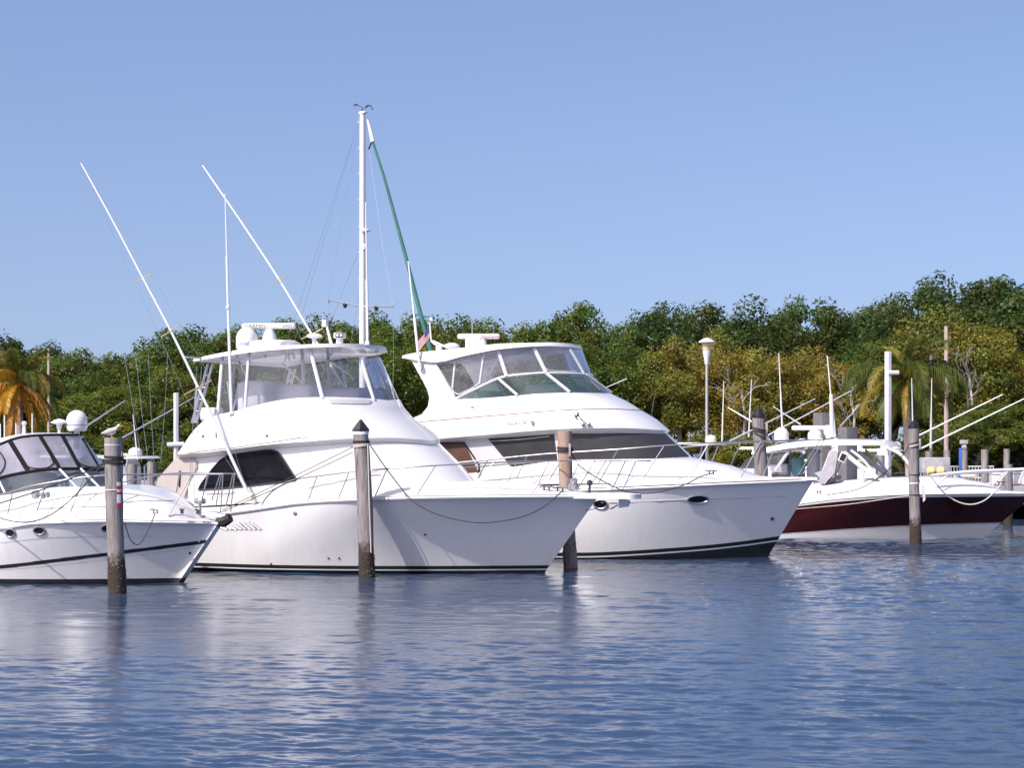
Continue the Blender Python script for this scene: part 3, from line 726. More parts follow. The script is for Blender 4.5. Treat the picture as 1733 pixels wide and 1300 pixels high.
    F5 = make_ol(b, 722, 1036, 1.5, 1.78, wp)
    F6 = make_ol(b, 724, 1034, 1.45, 1.70, wp); F7 = make_ol(b, 724, 1034, 1.45, 1.70, z=F5(.3).z - .55)
    mb = MB(); R = (F0, F1, F2, F3, F4, F5, F6, F7); mb.grid([o.row(57) for o in R]); mb.ngon(F7.row(57)); mb.ngon(F0.row(57))
    mb.grid([[o(0) for o in R], [o(1) for o in R]])
    fb = b.part(mb, 'flybridge', M['gel'], angle=50)
    mb = MB().tube([F3(i / 60) + (F3(i / 60) - Vector((F3(.5).x - 4, 0, F3(i / 60).z))).normalized() * .004 for i in range(61)], .011, 6)
    b.part(mb, 'pinstripe', M['pinstripe'], fb)
    # radar arch plates
    ap = [(681, 603), (689, 606), (697, 612), (705, 626), (716, 646), (723, 660), (726.5, 673), (724, 688), (714, 701), (700, 707), (703, 715), (760, 709), (780, 684), (772, 675), (763, 660), (750, 636), (738, 616), (760, 606), (800, 596), (760, 592), (735, 594.5), (700, 598)]
    for sd in (1, -1):
        mb = MB(); p = [b.pt(x, y, 1.80) for x, y in ap]
        if sd < 0: p = [mirror(q) for q in p]
        mb.prism(p, (0, .09 * sd, 0)); b.part(mb, 'radar_arch', M['gel'], smooth=False)
    # hardtop
    tp = [(680, 602), (700, 597.5), (735, 594), (800, 587), (840, 582.5), (900, 580), (930, 579.5), (960, 581), (985, 586)]
    bt = [(680, 606), (738, 613), (787, 602), (850, 590.5), (900, 586.5), (930, 585.5), (960, 587), (985, 591)]
    T1 = make_ol(b, 681, 983, 1.5, 1.78, tp, 2.2); T0 = make_ol(b, 680, 987, 1.45, 1.87, bt, 2.2)
    T2 = OL(b, T1.ua + .3, T1.uf - .35, 1.3, 1.5, 2.2); T2.zf = lambda u, v: b.zat(T1.zc(b.px(u, T1.w)), u, T1.w) + .03
    T3 = OL(b, T0.ua + .3, T0.uf - .2, 1.3, 1.6, 2.2); T3.zf = lambda u, v: b.zat(min(T0.zc(b.px(u, T0.w)), 606), u, T0.w) + .03
    mb = MB(); R = (T3, T0, T1, T2); mb.grid([o.row() for o in R]); mb.ngon(T2.row()); mb.ngon(T3.row()); mb.grid([[o(0) for o in R], [o(1) for o in R]])
    ht = b.part(mb, 'hardtop', M['gel'], angle=50)
    # glass row and vinyl row
    mp = [(772, 675), (800, 661), (858, 637), (890, 633.5), (924, 631.5), (960, 632), (990, 634), (1002, 636)]
    up = [(738, 616), (787, 604.5), (850, 593), (900, 588.5), (930, 587.5), (960, 588), (986, 592)]
    G0 = make_ol(b, 772, 1036, 1.5, 1.77, wp); G1 = make_ol(b, 772, 1002, 1.45, 1.74, mp); G2 = make_ol(b, 738, 985, 1.35, 1.70, up)
    gl, gu = Loft(b, G0, G1), Loft(b, G1, G2)
    mb = MB(); mb.grid([[G0(i / 48).lerp(G1(i / 48), k / 3) for i in range(49)] for k in range(4)]); gw = b.part(mb, 'flybridge_windscreen', M['greenglass'])
    mb = MB(); mb.grid([[G1(i / 48).lerp(G2(i / 48), k / 4) for i in range(49)] for k in range(5)]); gv = b.part(mb, 'clear_curtain', M['greyclear'])
    for (a, c, r) in (((845, 642), (876, 669), .036), ((924, 632), (964, 664), .04), ((991, 635), (1034, 665), .036)):
        b.part(MB().tube([gl.at(*a, .012), gl.at(*c, .012)], r, 6), 'mullion', M['whitepaint'], gw)
    mb = MB().tube([G1(i / 60) for i in range(61)], .036, 6); b.part(mb, 'windscreen_rail', M['whitepaint'], gw)
    for (a, c, r) in (((768, 670), (738, 617), .03), ((766, 658), (771, 610), .025), ((812, 650), (819, 599), .025), ((858, 637), (844, 594), .05), ((924, 631), (904, 590), .05), ((988, 634), (964, 592), .035)):
        b.part(MB().tube([gu.at(*a, .014), gu.at(*c, .014)], r, 6), 'curtain_post', M['whitepaint'], gv)
    b.part(MB().tube([gu.at(738, 617, .012), gu.at(790, 605, .012), gu.at(844, 595, .012)], .022, 6), 'curtain_hem', M['whitepaint'], gv)
    b.part(MB().tube([b.pt(820, 650, 1.6), b.pt(846, 600, 1.5)], .03, 6), 'inner_brace', M['whitepaint'])
    b.part(gu.line([(766, 655), (768, 664), (776, 668), (800, 657), (812, 648)], .014, .01, 20), 'curtain_zip', M['whitepaint'], gv)
    b.part(gu.line([(922, 622), (928, 627), (960, 629), (975, 629)], .012, .01, 14), 'curtain_zip', M['whitepaint'], gv)
    for x0, x1, y, v, nm in ((795, 850, 663, .2, 'helm_seat'), (900, 985, 652, -.2, 'helm_console')):
        u0, z1 = b.uz(x0, y, v); u1, _ = b.uz(x1, y, v)
        mb = MB(); mb.box(b.L((u0 + u1) / 2, v, z1 - .4), (u1 - u0, 1.4, .8), bev=.14); b.part(mb, nm, M['seat'])
    b.part(MB().tube([b.pt(805, 672, 1.2), b.pt(812, 655, 1.2), b.pt(830, 645, 1.2), b.pt(848, 655, 1.2), b.pt(855, 670, 1.2)], .022, 6), 'grab_rail', M['palegreen'])
    # roof gear
    c = b.pt(810, 569.5, .2); pm = F / b.lw(c).y
    mb = MB(); q = b.pt(799, 583, .2); mb.box(q, (.17, .2, .42), bev=.02); mb.box(b.pt(803, 582, .2), (.4, .3, .3), bev=.04); mb.lathe([(.14, -.12), (.15, 0), (.12, .1), (.05, .15)], b.pt(814, 583, .2), 18); b.part(mb, 'radar_pedestal', M['gel'], ht)
    ang = b.th - .03; R = Matrix.Rotation(ang, 3, 'Z')
    bar = radar_bar(b, 'radar_antenna', c, 72 / pm, ang, 10 / pm, .14, parent=ht)
    text_mesh('Raymarine', .105, M['redtext'], 'lettering', bar, lambda x, y: c + R @ Vector((x + 21 / pm, -.074, y - .01)))
    for x, y, rx in ((743, 591, .09), (765, 587, .2)):
        mb = MB(); q = b.pt(x, y, .2); mb.tube([q - Vector((0, 0, .2)), q], .03, 6); mb.lathe([(rx * .8, -.05), (rx, 0), (rx * .9, .06), (rx * .4, .1)], q, 18); b.part(mb, 'gps_antenna', M['gel'], ht)
    mb = MB(); mb.tube([b.pt(756, 588, .2), b.pt(732, 577, .2)], .03, 6); mb.tube([b.pt(745, 590, .2), b.pt(730, 578, .2)], .02, 6); mb.tube([b.pt(730, 578, .2), b.pt(727, 545, .2)], .02, 6)
    mb.lathe([(.03, 0), (.05, .03), (.04, .08), (.01, .1)], b.pt(730, 544, .2), 10); b.part(mb, 'flag_staff', M['whitepaint'], ht)
    antenna(b, ht, 710, 620, 691, 442, 1.92, .035, .018); antenna(b, ht, 799, 575, 799, 538, .15, .008, .005)
    # flag, hanging in folds
    fl = thing('flag', 'small striped flag hanging on the staff above the flybridge yacht', 'flag', b.lw(b.pt(728, 553, .2)))
    def flag_pt(i, j):
        u = -.34 * i; z = -.30 * j - .42 * i + .04
        return Vector((u * 1.0, .06 * math.sin(i * 7 + j * 2), z - .02))
    for k in range(9):
        rows = [[flag_pt(i / 10, (k + q) / 9) for i in range(11)] for q in (0, .5, 1)]
        MB().grid(rows).build('red_stripe' if k % 2 == 0 else 'white_stripe', M['flagred'] if k % 2 == 0 else M['flagwhite'], fl)
    MB().grid([[flag_pt(i / 10, q) + Vector((0, -.006, 0)) for i in range(0, 5)] for q in (0, .2, .4)]).build('blue_canton', M['flagblue'], fl)
    # lettering and emblem on the flybridge side
    sa, sb_, s4 = Loft(b, F1, F2), Loft(b, F2, F3), Loft(b, F3, F4)
    class Side:
        def at(self, x, y, off=.006): return (sb_ if y < F2.zc(x) else sa).at(x, y, off)
    sl = Side()
    def onside(cx, cy, slope, lft):
        return lambda x, y: lft.at(cx + x, cy - y - slope * x, .006)
    text_mesh('OYAGER', 7.5, M['greytext'], 'lettering', fb, onside(873, 717, .07, sl), mirror=True, shear=.1)
    text_mesh('V', 13, M['greytext'], 'lettering', fb, onside(889, 714.5, .07, sl))
    text_mesh('46 7', 7, M['greytext'], 'lettering', fb, onside(802, 689.5, .1, s4), shear=.25)
    em = sb_.patch([(898, 714), (901.5, 712), (904.5, 714)], [(899, 717), (901.5, 721), (904, 717)], 5, 4, .03); b.part(em, 'emblem', M['greytext'], fb)
    # twin horn
    mb = MB()
    for k in (0, 1):
        mb.tube([sl.at(975 + 4 * k, 704 + k * 1, .06), sl.at(986 + 9 * k, 718, .06), sl.at(987.5 + 9.5 * k, 721, .06)], [.02, .035, .06], 8)
    mb.lathe([(.05, -.05), (.07, 0), (.05, .06)], sl.at(976, 705, .06), 10); b.part(mb, 'horn', M['steel'], fb)
    # portholes
    for x, y, rx, ry in ((1183, 845, 18, 7.5), (1017.5, 853.5, 12, 7.5)):
        q, n, t = h.at(x, y, .0); up_ = Vector((0, 0, 1)); t = (t - n * t.dot(n)).normalized(); s_ = n.cross(t).normalized()
        pm = F / b.lw(q).y; a_, b_ = rx / pm, ry / pm
        ring = [q + n * .02 + t * (a_ * math.cos(k * math.pi / 12)) + s_ * (b_ * math.sin(k * math.pi / 12)) for k in range(25)]
        po = b.part(MB().tube(ring, .018, 6, False), 'porthole', M['steel'])
        b.part(MB().ngon([q + n * .012 + t * (a_ * math.cos(k * math.pi / 12)) + s_ * (b_ * math.sin(k * math.pi / 12)) for k in range(24)]), 'glass', M['darkwin'], po)
    q, n, _ = h.at(1305, 878, 0); b.part(MB().tube([q - n * .01, q + n * .03], .04, 10), 'bow_eye', M['darkgear'])
    # bow rail
    top = [(700, 790), (800, 781), (920, 769), (1045, 761), (1125, 754.5), (1200, 750), (1300, 746.5), (1360, 745)]
    st = (((745, 786), (725, 810)), ((826, 778), (808, 806)), ((892, 772), (874, 806)), ((957, 767), (930, 808)), ((1046, 761), (1012, 815)), ((1124, 755), (1088, 806)), ((1200, 750), (1167, 804)), ((1288, 747), (1254, 804)))
    for sd in (1, -1):
        mb = MB(); pts = [h.edge(x, y, .12, sd) for x, y in top] + [b.L(b.up(1392, .25), sd * .25, b.zat(743.5, b.up(1392, .25), .25))]
        mb.tube(spline(pts, 3), .019, 6)
        for p, q in st: mb.tube([h.edge(*p, .12, sd), h.edge(*q, .12, sd) - Vector((0, 0, .06))], .014, 6)
        mb.tube([b.L(b.up(1388, .25), sd * .25, b.zat(744, b.up(1388, .25), .25)), b.L(b.up(1352, .25), sd * .25, b.zat(803, b.up(1352, .25), .25))], .014, 6)
        b.part(mb, 'bow_rail', M['steel'])
    e = b.up(1392, .25); zz = b.zat(743.5, e, .25)
    b.part(MB().tube([b.L(e, .25, zz), b.L(e + .1, .1, zz), b.L(e + .1, -.1, zz), b.L(e, -.25, zz)], .019, 6), 'bow_rail_end', M['steel'])
    mb = MB(); mb.prism([b.L(h.us1 - .9, -.32, h.z1 - .01), b.L(h.us1 + .1, -.16, h.z1 - .01), b.L(h.us1 + .1, .16, h.z1 - .01), b.L(h.us1 - .9, .32, h.z1 - .01)], (0, 0, .07)); b.part(mb, 'bow_roller', M['gel'])
    mb = MB(); mb.box(b.pt(1322, 803.5, .1), (.42, .3, .1), bev=.03); b.part(mb, 'windlass', M['darkgear'])
    cleat(b, h.edge(1204, 802, .25), m='darkgear', s=.14)
    mb = MB(); mb.tube([b.pt(1026, 656, -1.2), b.pt(1061, 641, -1.2)], .012, 5); b.part(mb, 'wiper_arm', M['whitepaint'])
    mb = MB(); mb.tube([gl.at(998, 645, .03), gl.at(1014, 662, .03)], .02, 5); b.part(mb, 'windscreen_wiper', M['darkgear'], gw)
    return b
MY = build_motoryacht()
# ------------------------------------------------------------------ cabin cruiser (left, black framed enclosure)
def build_cruiser():
    b = Boat('cabin_cruiser', 'white express cabin cruiser with black framed vinyl enclosure and black hull stripe', 'motorboat', 306, 37.2, 21, None)
    h = Hull(b, (374, 886), [(-300, 905), (0, 894), (58, 885), (117, 882.5), (175, 881.5), (270, 883), (363, 885), (374, 885.5)], 1.72, 3.9, 2.2, 1.66, 4.2, 1.8, 9.5, p=1.8, v0=.10)
    b.hull = h
    b.part(h.shell(tline(h, .10), one, 14), 'hull', M['hullwhite'])
    mb = MB()
    for sd in (1, -1): mb.grid([[h.low(-.6, d, sd, .7, -.3) for d in h.D], [h.low(-.02, d, sd, 1) for d in h.D], [h.pt(.10 / h.zs(d), d, sd, 0.001) for d in h.D]])
    mb.grid([[h.low(-.6, 0, 1, .7, -.3), h.low(-.02, 0, 1), h.pt(.1 / h.zs(0), 0, 1, .001)], [h.low(-.6, 0, -1, .7, -.3), h.low(-.02, 0, -1), h.pt(.1 / h.zs(0), 0, -1, .001)]])
    b.part(mb, 'bottom_paint', M['boot'])
    # black stripe, thin grey line and the lower chine step, all following the topsides
    def along(pyc, width, name, m, off=.004, px0=-60, px1=350):
        xs = [px0 + (px1 - px0) * i / 34 for i in range(35)]; rows = [[], []]
        for x in xs:
            q, n, _ = h.at(x, pyc(x) - width / 2, off); rows[1].append(q)
            q, n, _ = h.at(x, pyc(x) + width / 2, off); rows[0].append(q)
        b.part(MB().grid(rows), name, m)
    along(curve([(-60, 965), (0, 960), (90, 949.5), (184, 938), (270, 927), (349, 917)]), 6.0, 'hull_stripe', M['black'])
    along(curve([(-60, 924), (0, 919), (50, 913.5), (96, 909.5), (175, 908), (260, 908)]), 1.3, 'moulding_line', M['band'], .004, -60, 262)
    along(curve([(-60, 968), (0, 965), (184, 946), (349, 924)]), 1.0, 'thin_stripe', M['band'], .004, -60, 345)
    b.part(h.deck(.12, .01), 'deck', M['deck']); b.part(h.rub(.03, -.015), 'rub_rail', M['gel'])
    # coachroof
    K0 = make_ol(b, -260, 352, 3.0, 1.45, [(-260, 896), (0, 893), (80, 889), (175, 887), (270, 889), (352, 892)], 1.8)
    K1 = make_ol(b, -255, 330, 2.8, 1.32, [(-255, 870), (0, 861), (60, 851), (117, 848), (175, 847), (250, 852), (330, 864)], 1.9)
    K2 = make_ol(b, -250, 300, 2.4, 1.2, [(-250, 852), (0, 842), (73, 829), (120, 826.5), (175, 826), (230, 832), (300, 845)], 1.9)
    K3 = make_ol(b, -250, 280, 2.2, .95, [(-250, 848), (0, 838), (73, 826), (120, 823.5), (175, 823.5), (230, 829), (280, 838)], 1.9)
    mb = MB(); mb.grid([o.row(57) for o in (K0, K1, K2, K3)]); mb.ngon(K3.row(57)); b.part(mb, 'coachroof', M['gel'], angle=65)
    kl = Loft(b, K0, K1)
    for x0, y0, x1, y1 in ((120, 846, 210, 845), (60, 861, 190, 855), (212, 850, 295, 848)):
        b.part(Loft(b, K1, K2).line([(x0, y0), ((x0 + x1) / 2, (y0 + y1) / 2 - 1.5), (x1, y1)], .009, .004, 10), 'moulding_line', M['band'])
    # windscreen
    W0 = make_ol(b, -240, 208, 1.7, 1.15, [(-240, 852), (0, 841), (40, 834), (73, 828.5), (120, 826), (175, 825.5), (208, 828)])
    W1 = make_ol(b, -240, 179, 1.5, 1.12, [(-240, 840), (-60, 826), (0, 809), (25, 803), (50, 798.5), (99, 793.5), (140, 793.5), (179, 797)])
    W2 = make_ol(b, -240, 138, 1.3, 1.08, [(-240, 790), (-60, 772), (0, 752), (17, 745), (35, 740), (64, 737), (104, 736), (129, 736.5), (138, 738)])
    wl, cl = Loft(b, W0, W1), Loft(b, W1, W2)
    mb = MB(); mb.grid([[W0(i / 48).lerp(W1(i / 48), k / 3) for i in range(49)] for k in range(4)]); ws = b.part(mb, 'windscreen', M['blueglass'])
    mb = MB(); mb.grid([[W1(i / 48).lerp(W2(i / 48), k / 5) for i in range(49)] for k in range(6)]); en = b.part(mb, 'canvas_enclosure', M['milky'])
    for a, c in (((101, 795), (129, 825)), ((136, 794), (167, 825)), ((-2, 812), (9, 834))):
        b.part(MB().tube([wl.at(*a, .01), wl.at(*c, .01)], .03, 6), 'mullion', M['alu'], ws)
    b.part(MB().tube([W0(i / 48) for i in range(49)], .022, 6), 'windscreen_base', M['band'], ws)
    b.part(MB().tube([W1(i / 48) for i in range(49)], .034, 6), 'windscreen_header', M['blackcanvas'], ws)
    for a, c, w in (((16, 745), (48.5, 798.5), 9.5), ((67, 737.5), (101, 793), 7.5), ((104.5, 736.5), (135, 793), 7), ((139, 742), (167.5, 792), 3.5)):
        n = 8; rows = [[], [], []]
        for i in range(n):
            k = i / (n - 1); x, y = a[0] + (c[0] - a[0]) * k, a[1] + (c[1] - a[1]) * k
            for r, dx in zip(rows, (-w / 2, 0, w / 2)): r.append(cl.at(x + dx, y, .012))
        b.part(MB().grid(rows), 'canvas_strap', M['blackcanvas'], en)
    for pts in ([(20, 750), (35, 778), (46, 789), (58, 793), (78, 792.5), (88, 787), (89, 780), (70, 742)], [(0, 765), (7, 776), (9, 784), (6, 795), (-4, 806)], [(108, 741), (122, 772), (132, 783), (145, 790), (165, 792)]):
        sp = spline([(x, y, 0) for x, y in pts], 4); b.part(MB().tube([cl.at(q.x, q.y, .014) for q in sp], .012, 5), 'zip_seam', M['blackcanvas'], en)
    B2 = [W2(i / 48) for i in range(49)]
    b.part(MB().tube(B2, .026, 6), 'top_bow', M['blackcanvas'], en)
    T2 = make_ol(b, -240, 120, 1.2, .8, [(-240, 776), (-60, 758), (0, 742), (17, 737.5), (35, 734.5), (64, 732.5), (104, 732.5), (120, 734)])
    mb = MB(); mb.grid([W2.row(), T2.row()]); mb.ngon(T2.row()); b.part(mb, 'bimini_top', M['gel'], en, angle=60)
    # dashboard, seats
    for x0, x1, y0, v, m, nm in ((40, 80, 812, .3, 'palegreen', 'dashboard'), (-60, -5, 806, .4, 'seat', 'helm_seat'), (50, 80, 800, -.5, 'seat', 'companion_seat')):
        u0, z1 = b.uz(x0, y0, v); u1, _ = b.uz(x1, y0, v)
        mb = MB(); mb.box(b.L((u0 + u1) / 2, v, z1 - .25), (u1 - u0, .9, .5), bev=.1); b.part(mb, nm, M[m])
    # roof gear: satellite dome on a post, mushroom aerial, light, whips
    v = -.2; q = b.pt(130, 731, v); pm = F / b.lw(q).y
    b.part(MB().tube([b.pt(130, 760, v), q], .055, 10), 'dome_post', M['whitepaint'])
    q2 = b.pt(130, 730, v); dm = dome(b, 'satellite_dome', q2, 17.6 / pm, 36 / pm)
    mb = MB(); mb.lathe([(17.3 / pm, 0.0), (17.75 / pm, .005), (17.75 / pm, .016), (17.4 / pm, .02)], q2 + Vector((0, 0, 9.5 / pm)), 28); b.part(mb, 'blue_line', M['bluetext'], dm)
    mb = MB(); a, c = b.pt(100.5, 745, 0), b.pt(100.5, 716, 0); mb.tube([a, c], .03, 8); mb.lathe([(.05, -.12), (.06, -.03), (.17, -.0), (.17, .015), (.1, .06), (.02, .085)], c, 18); b.part(mb, 'mushroom_aerial', M['whitepaint'])
    mb = MB(); a, c = b.pt(41, 740, 0), b.pt(41, 719, 0); mb.tube([a, c], [.05, .03], 8); mb.lathe([(.05, 0), (.05, .05), (.03, .07)], c, 12); b.part(mb, 'anchor_light', M['whitepaint'])
    for x, y in ((7.5, 703), (54.5, 700), (27, 716), (0.5, 717)): antenna(b, None, x, 745, x, y, .1 - x * .004, .014, .012)
    # deck fittings
    c = b.pt(65, 838, 1.25)
    mb = MB(); 
    for x, y, r in ((61, 838, .09), (73.5, 839, .05), (81, 837.5, .045)):
        q = Loft(b, K1, K2).at(x, y, .02); mb = MB(); mb.lathe([(r, -.04), (r, .02), (r * .6, .05)], q, 14, Matrix.Rotation(math.radians(90), 3, 'X')); b.part(mb, 'horn_fitting', M['steel'])
    c = b.pt(338.5, 852, .05); mb = MB(); mb.tube([b.pt(338.5, 872, .05), c], .03, 8); mb.box(c + Vector((0, 0, .04)), (.2, .16, .11), bev=.03); sp_ = b.part(mb, 'spotlight', M['steel'])
    cleat(b, b.pt(263, 868, 1.0), m='steel', s=.12); cleat(b, b.pt(335, 869, .4), m='darkgear', s=.06); cleat(b, b.pt(308, 868, .6), m='darkgear', s=.05)
    # anchor and roller at the stem
    mb = MB(); mb.tube([b.pt(350, 872, .0), b.pt(366, 874, .0), b.pt(379, 876, .0)], [.06, .09, .06], 8); b.part(mb, 'bow_roller', M['alu'])
    mb = MB(); q = [b.pt(369, 884, .0), b.pt(380, 882, 0), b.pt(390, 877, 0)]
    mb.tube(q, [.10, .12, .09], 8); an = b.part(mb, 'anchor', M['rubber'])
    b.part(MB().tube([b.pt(372, 876, .0), b.pt(381, 873, 0), b.pt(384, 879, 0)], .05, 8), 'anchor_shank', M['steel'], an)
    q, n, _ = h.at(322, 936, 0); b.part(MB().tube([q - n * .01, q + n * .02], .025, 10), 'bow_eye', M['darkgear'])
    # portholes
    for x, y, rx, ry in ((17.5, 902, 9, 7.5), (66, 898, 10.5, 7.5), (178, 894, 8, 7.5)):
        q, n, t = h.at(x, y, 0); s_ = n.cross(t).normalized(); pm = F / b.lw(q).y; a_, b_ = rx / pm, ry / pm
        ring = lambda e, k: [q + n * e + t * (a_ * k * math.cos(i * math.pi / 12)) + s_ * (b_ * k * math.sin(i * math.pi / 12)) for i in range(25)]
        po = b.part(MB().tube(ring(.015, .95), .016, 6, False), 'porthole', M['steel']); b.part(MB().ngon(ring(.012, .92)[:24]), 'glass', M['darkwin'], po)
    # rails
    for sd in (1, -1):
        mb = MB(); top = [(-60, 846), (0, 838), (40, 826), (79, 818), (143, 808), (209, 803.5), (300, 803)]
        pts = [h.edge(x, y, .12, sd, .25) for x, y in top] + [b.L(b.up(378, .22), sd * .22, b.zat(803, b.up(378, .22), .22))]
        mb.tube(spline(pts, 3), .016, 6)
        for p, q in (((22, 831), (13, 866)), ((79, 818), (62, 862)), ((143, 808), (119, 863)), ((209, 803.5), (190, 866)), ((325, 803), (285, 869))):
            mb.tube([h.edge(*p, .12, sd, .25), h.edge(*q, .12, sd, .25) - Vector((0, 0, .05))], .012, 6)
        for (x0, y0), (x1, y1) in (((353, 803), (341, 848)), ((375, 803), (365, 858)), ((377.5, 803), (373, 868))):
            mb.tube([b.L(b.up(x0, .22), sd * .22, b.zat(y0, b.up(x0, .22), .22)), b.L(b.up(x1, .2), sd * .2, b.zat(y1, b.up(x1, .2), .2))], .012, 6)
        mb.tube([b.L(b.up(343, .22), sd * .22, b.zat(840, b.up(343, .22), .22)), b.L(b.up(372, .22), sd * .22, b.zat(840, b.up(372, .22), .22))], .010, 6)
        b.part(mb, 'bow_rail', M['steel'])
    e = b.up(378, .22); zz = b.zat(803, e, .22)
    b.part(MB().tube([b.L(e, .22, zz), b.L(e + .04, .1, zz), b.L(e + .04, -.1, zz), b.L(e, -.22, zz)], .016, 6), 'bow_rail_end', M['steel'])
    return b
CR = build_cruiser()

# ------------------------------------------------------------------ open express boat (right, maroon hull)
def build_express():
    b = Boat('express_fishing_boat', 'express fishing boat with maroon hull, white foredeck and radar on a thin white hardtop', 'motorboat', 1662, 54.1, 20, None)
    h = Hull(b, (1752, 837), [(1180, 878), (1280, 866), (1354, 854.5), (1434, 845), (1537, 838.8), (1646, 837.2), (1733, 836.6), (1752, 836.4)], 2.0, 5.2, 2.1, 1.9, 6.0, 1.7, 11.5, p=1.5)
    b.hull = h
    rc = curve([(1180, 921), (1317, 906), (1380, 901.5), (1446, 897), (1535, 892), (1620, 889), (1677, 887.5)])
    tc = {}
    def tr(d):
        if d in tc: return tc[d]
        t = .35
        for _ in range(30):
            u, v = h.us(t) - d, h.V(t, d); z = b.zat(rc(b.px(u, v)), u, v); t = .5 * t + .5 * max(.05, z / h.zs(d))
        tc[d] = t; return t
    tr2 = lambda d: tr(d) + .035
    b.part(h.shell(tr2, lambda d: .95, 12), 'hull', M['maroon'])
    b.part(h.shell(lambda d: .95, one, 2, .012), 'rub_rail', M['gel'])
    b.part(h.shell(tr, tr2, 2), 'grey_line', M['greyvinyl'])
    mb = MB()
    for sd in (1, -1): mb.grid([[h.low(-.5, d, sd, .75, -.2) for d in h.D]] + [[h.pt(tr(d) * k + (1 - k) * -.01, d, sd) for d in h.D] for k in (0, .4, .8, 1)])
    b.part(mb, 'white_bottom', M['hullwhite'])
    b.part(h.deck(.2, .02), 'deck', M['deck'])
    K0 = make_ol(b, 1250, 1722, 4.5, 1.6, [(1250, 872), (1354, 858), (1434, 849), (1537, 842), (1646, 840), (1722, 840)], 1.8)
    K1 = make_ol(b, 1255, 1680, 4.0, 1.35, [(1255, 842), (1354, 830), (1434, 822.5), (1507, 818), (1584, 816.5), (1680, 821)], 1.8)
    K2 = make_ol(b, 1260, 1640, 3.4, .95, [(1260, 832), (1354, 821), (1421, 814), (1507, 808.5), (1560, 807), (1640, 811)], 1.8)
    mb = MB(); mb.grid([o.row(53) for o in (K0, K1, K2)]); mb.ngon(K2.row(53)); b.part(mb, 'coachroof', M['gel'], angle=70)
    kl = Loft(b, K0, K2)
    for a, c in (((1430, 819), (1422, 831)), ((1511, 813), (1500, 826))):
        b.part(kl.line([a, c], .012, .004, 5), 'hatch_seam', M['band'])
    # hardtop on a thick tube frame
    tp = [(1270, 763), (1298, 758), (1340, 750), (1369, 747), (1420, 745.5), (1477, 746), (1505, 748), (1523, 752)]
    bt = [(1270, 769), (1298, 765), (1340, 758.5), (1369, 755), (1420, 753.5), (1477, 753.5), (1505, 755), (1523, 757)]
    T0 = make_ol(b, 1272, 1523, 1.4, 1.35, bt, 2.2); T1 = make_ol(b, 1274, 1520, 1.4, 1.3, tp, 2.2)
    T2 = OL(b, T1.ua + .3, T1.uf - .4, 1.2, 1.0, 2.2); T2.zf = lambda u, v: b.zat(T1.zc(b.px(u, T1.w)), u, T1.w) + .04
    mb = MB(); R = (T0, T1, T2); mb.grid([o.row() for o in R]); mb.ngon(T2.row()); mb.ngon(T0.row()); mb.grid([[o(0) for o in R], [o(1) for o in R]])
    ht = b.part(mb, 'hardtop', M['gel'], angle=50)
    legs = [([(1428, 766), (1455, 788), (1484, 809)], .085), ([(1440, 762), (1462, 780), (1484, 808)], .05), ([(1461, 792), (1460, 812)], .05), ([(1500, 757), (1526, 771), (1547, 800), (1548, 812)], .06),
            ([(1335, 764), (1325, 778), (1312, 797)], .06), ([(1290, 763), (1325, 763), (1335, 766)], .05), ([(1340, 762), (1360, 764), (1360, 768)], .05), ([(1405, 764), (1395, 790), (1385, 815)], .03), ([(1418, 764), (1408, 790)], .03)]
    for sd in (1, -1):
        for pts, r in legs:
            if sd < 0 and pts[0][0] == 1500: continue
            p = [b.pt(x, y, 1.2) for x, y in pts]
            if sd < 0: p = [mirror(q) for q in p]
            b.part(MB().tube(spline(p, 4), r * .8, 8), 'frame_tube', M['whitepaint'])
    mb = MB(); mb.prism([b.pt(x, y, 1.15) for x, y in ((1484, 759), (1502, 760), (1502, 771), (1485, 771))], (0, .25, 0)); b.part(mb, 'roof_box', M['gel'])
    q = b.pt(1427, 774, 1.25); mb = MB(); mb.box(q, (.22, .06, .3), ax=Matrix.Rotation(.45, 3, 'Y'), bev=.02); sp = b.part(mb, 'speaker', M['gel'])
    b.part(MB().box(q + Vector((0, -.035, 0)), (.14, .02, .2), ax=Matrix.Rotation(.45, 3, 'Y')), 'speaker_grille', M['black'], sp)
    # side curtains and folded cover
    mb = MB().ngon([b.pt(x, y, 1.22) for x, y in ((1246, 800), (1262, 778), (1290, 764), (1330, 765), (1312, 800))]); b.part(mb, 'side_curtain', M['greyclear'])
    pts = [(1378, 801), (1392, 796), (1399, 780), (1404, 765), (1418, 765), (1415, 785), (1412, 802), (1402, 812), (1396, 820), (1388, 818), (1384, 806)]
    mb = MB(); mb.prism([b.pt(x, y, 1.25) for x, y in pts], (0, .3, 0)); b.part(mb, 'folded_curtain', M['greyvinyl'], smooth=False)
    mb = MB(); mb.prism([b.pt(x, y, 1.22) for x, y in ((1398, 820), (1420, 812), (1422, 806), (1414, 804))], (0, .2, 0)); b.part(mb, 'dark_cushion', M['darkgear'], smooth=False)
    for x0, x1, y0, y1, v, m, nm in ((1343, 1359, 774, 805, .4, 'teal', 'helm_seat'), (1325, 1336, 785, 812, .3, 'seat', 'companion_seat'), (1368, 1385, 764, 812, -.2, 'seat', 'helm_console'), (1328, 1338, 764, 800, -.4, 'darkgear', 'electronics_box')):
        u0, z1 = b.uz(x0, y0, v); u1, z0 = b.uz(x1, y1, v)
        mb = MB(); mb.box(b.L((u0 + u1) / 2, v, (z0 + z1) / 2), (abs(u1 - u0), .6, z1 - z0), bev=.06); b.part(mb, nm, M[m])
    # roof gear
    pm = F / b.lw(b.pt(1380, 735, 0)).y
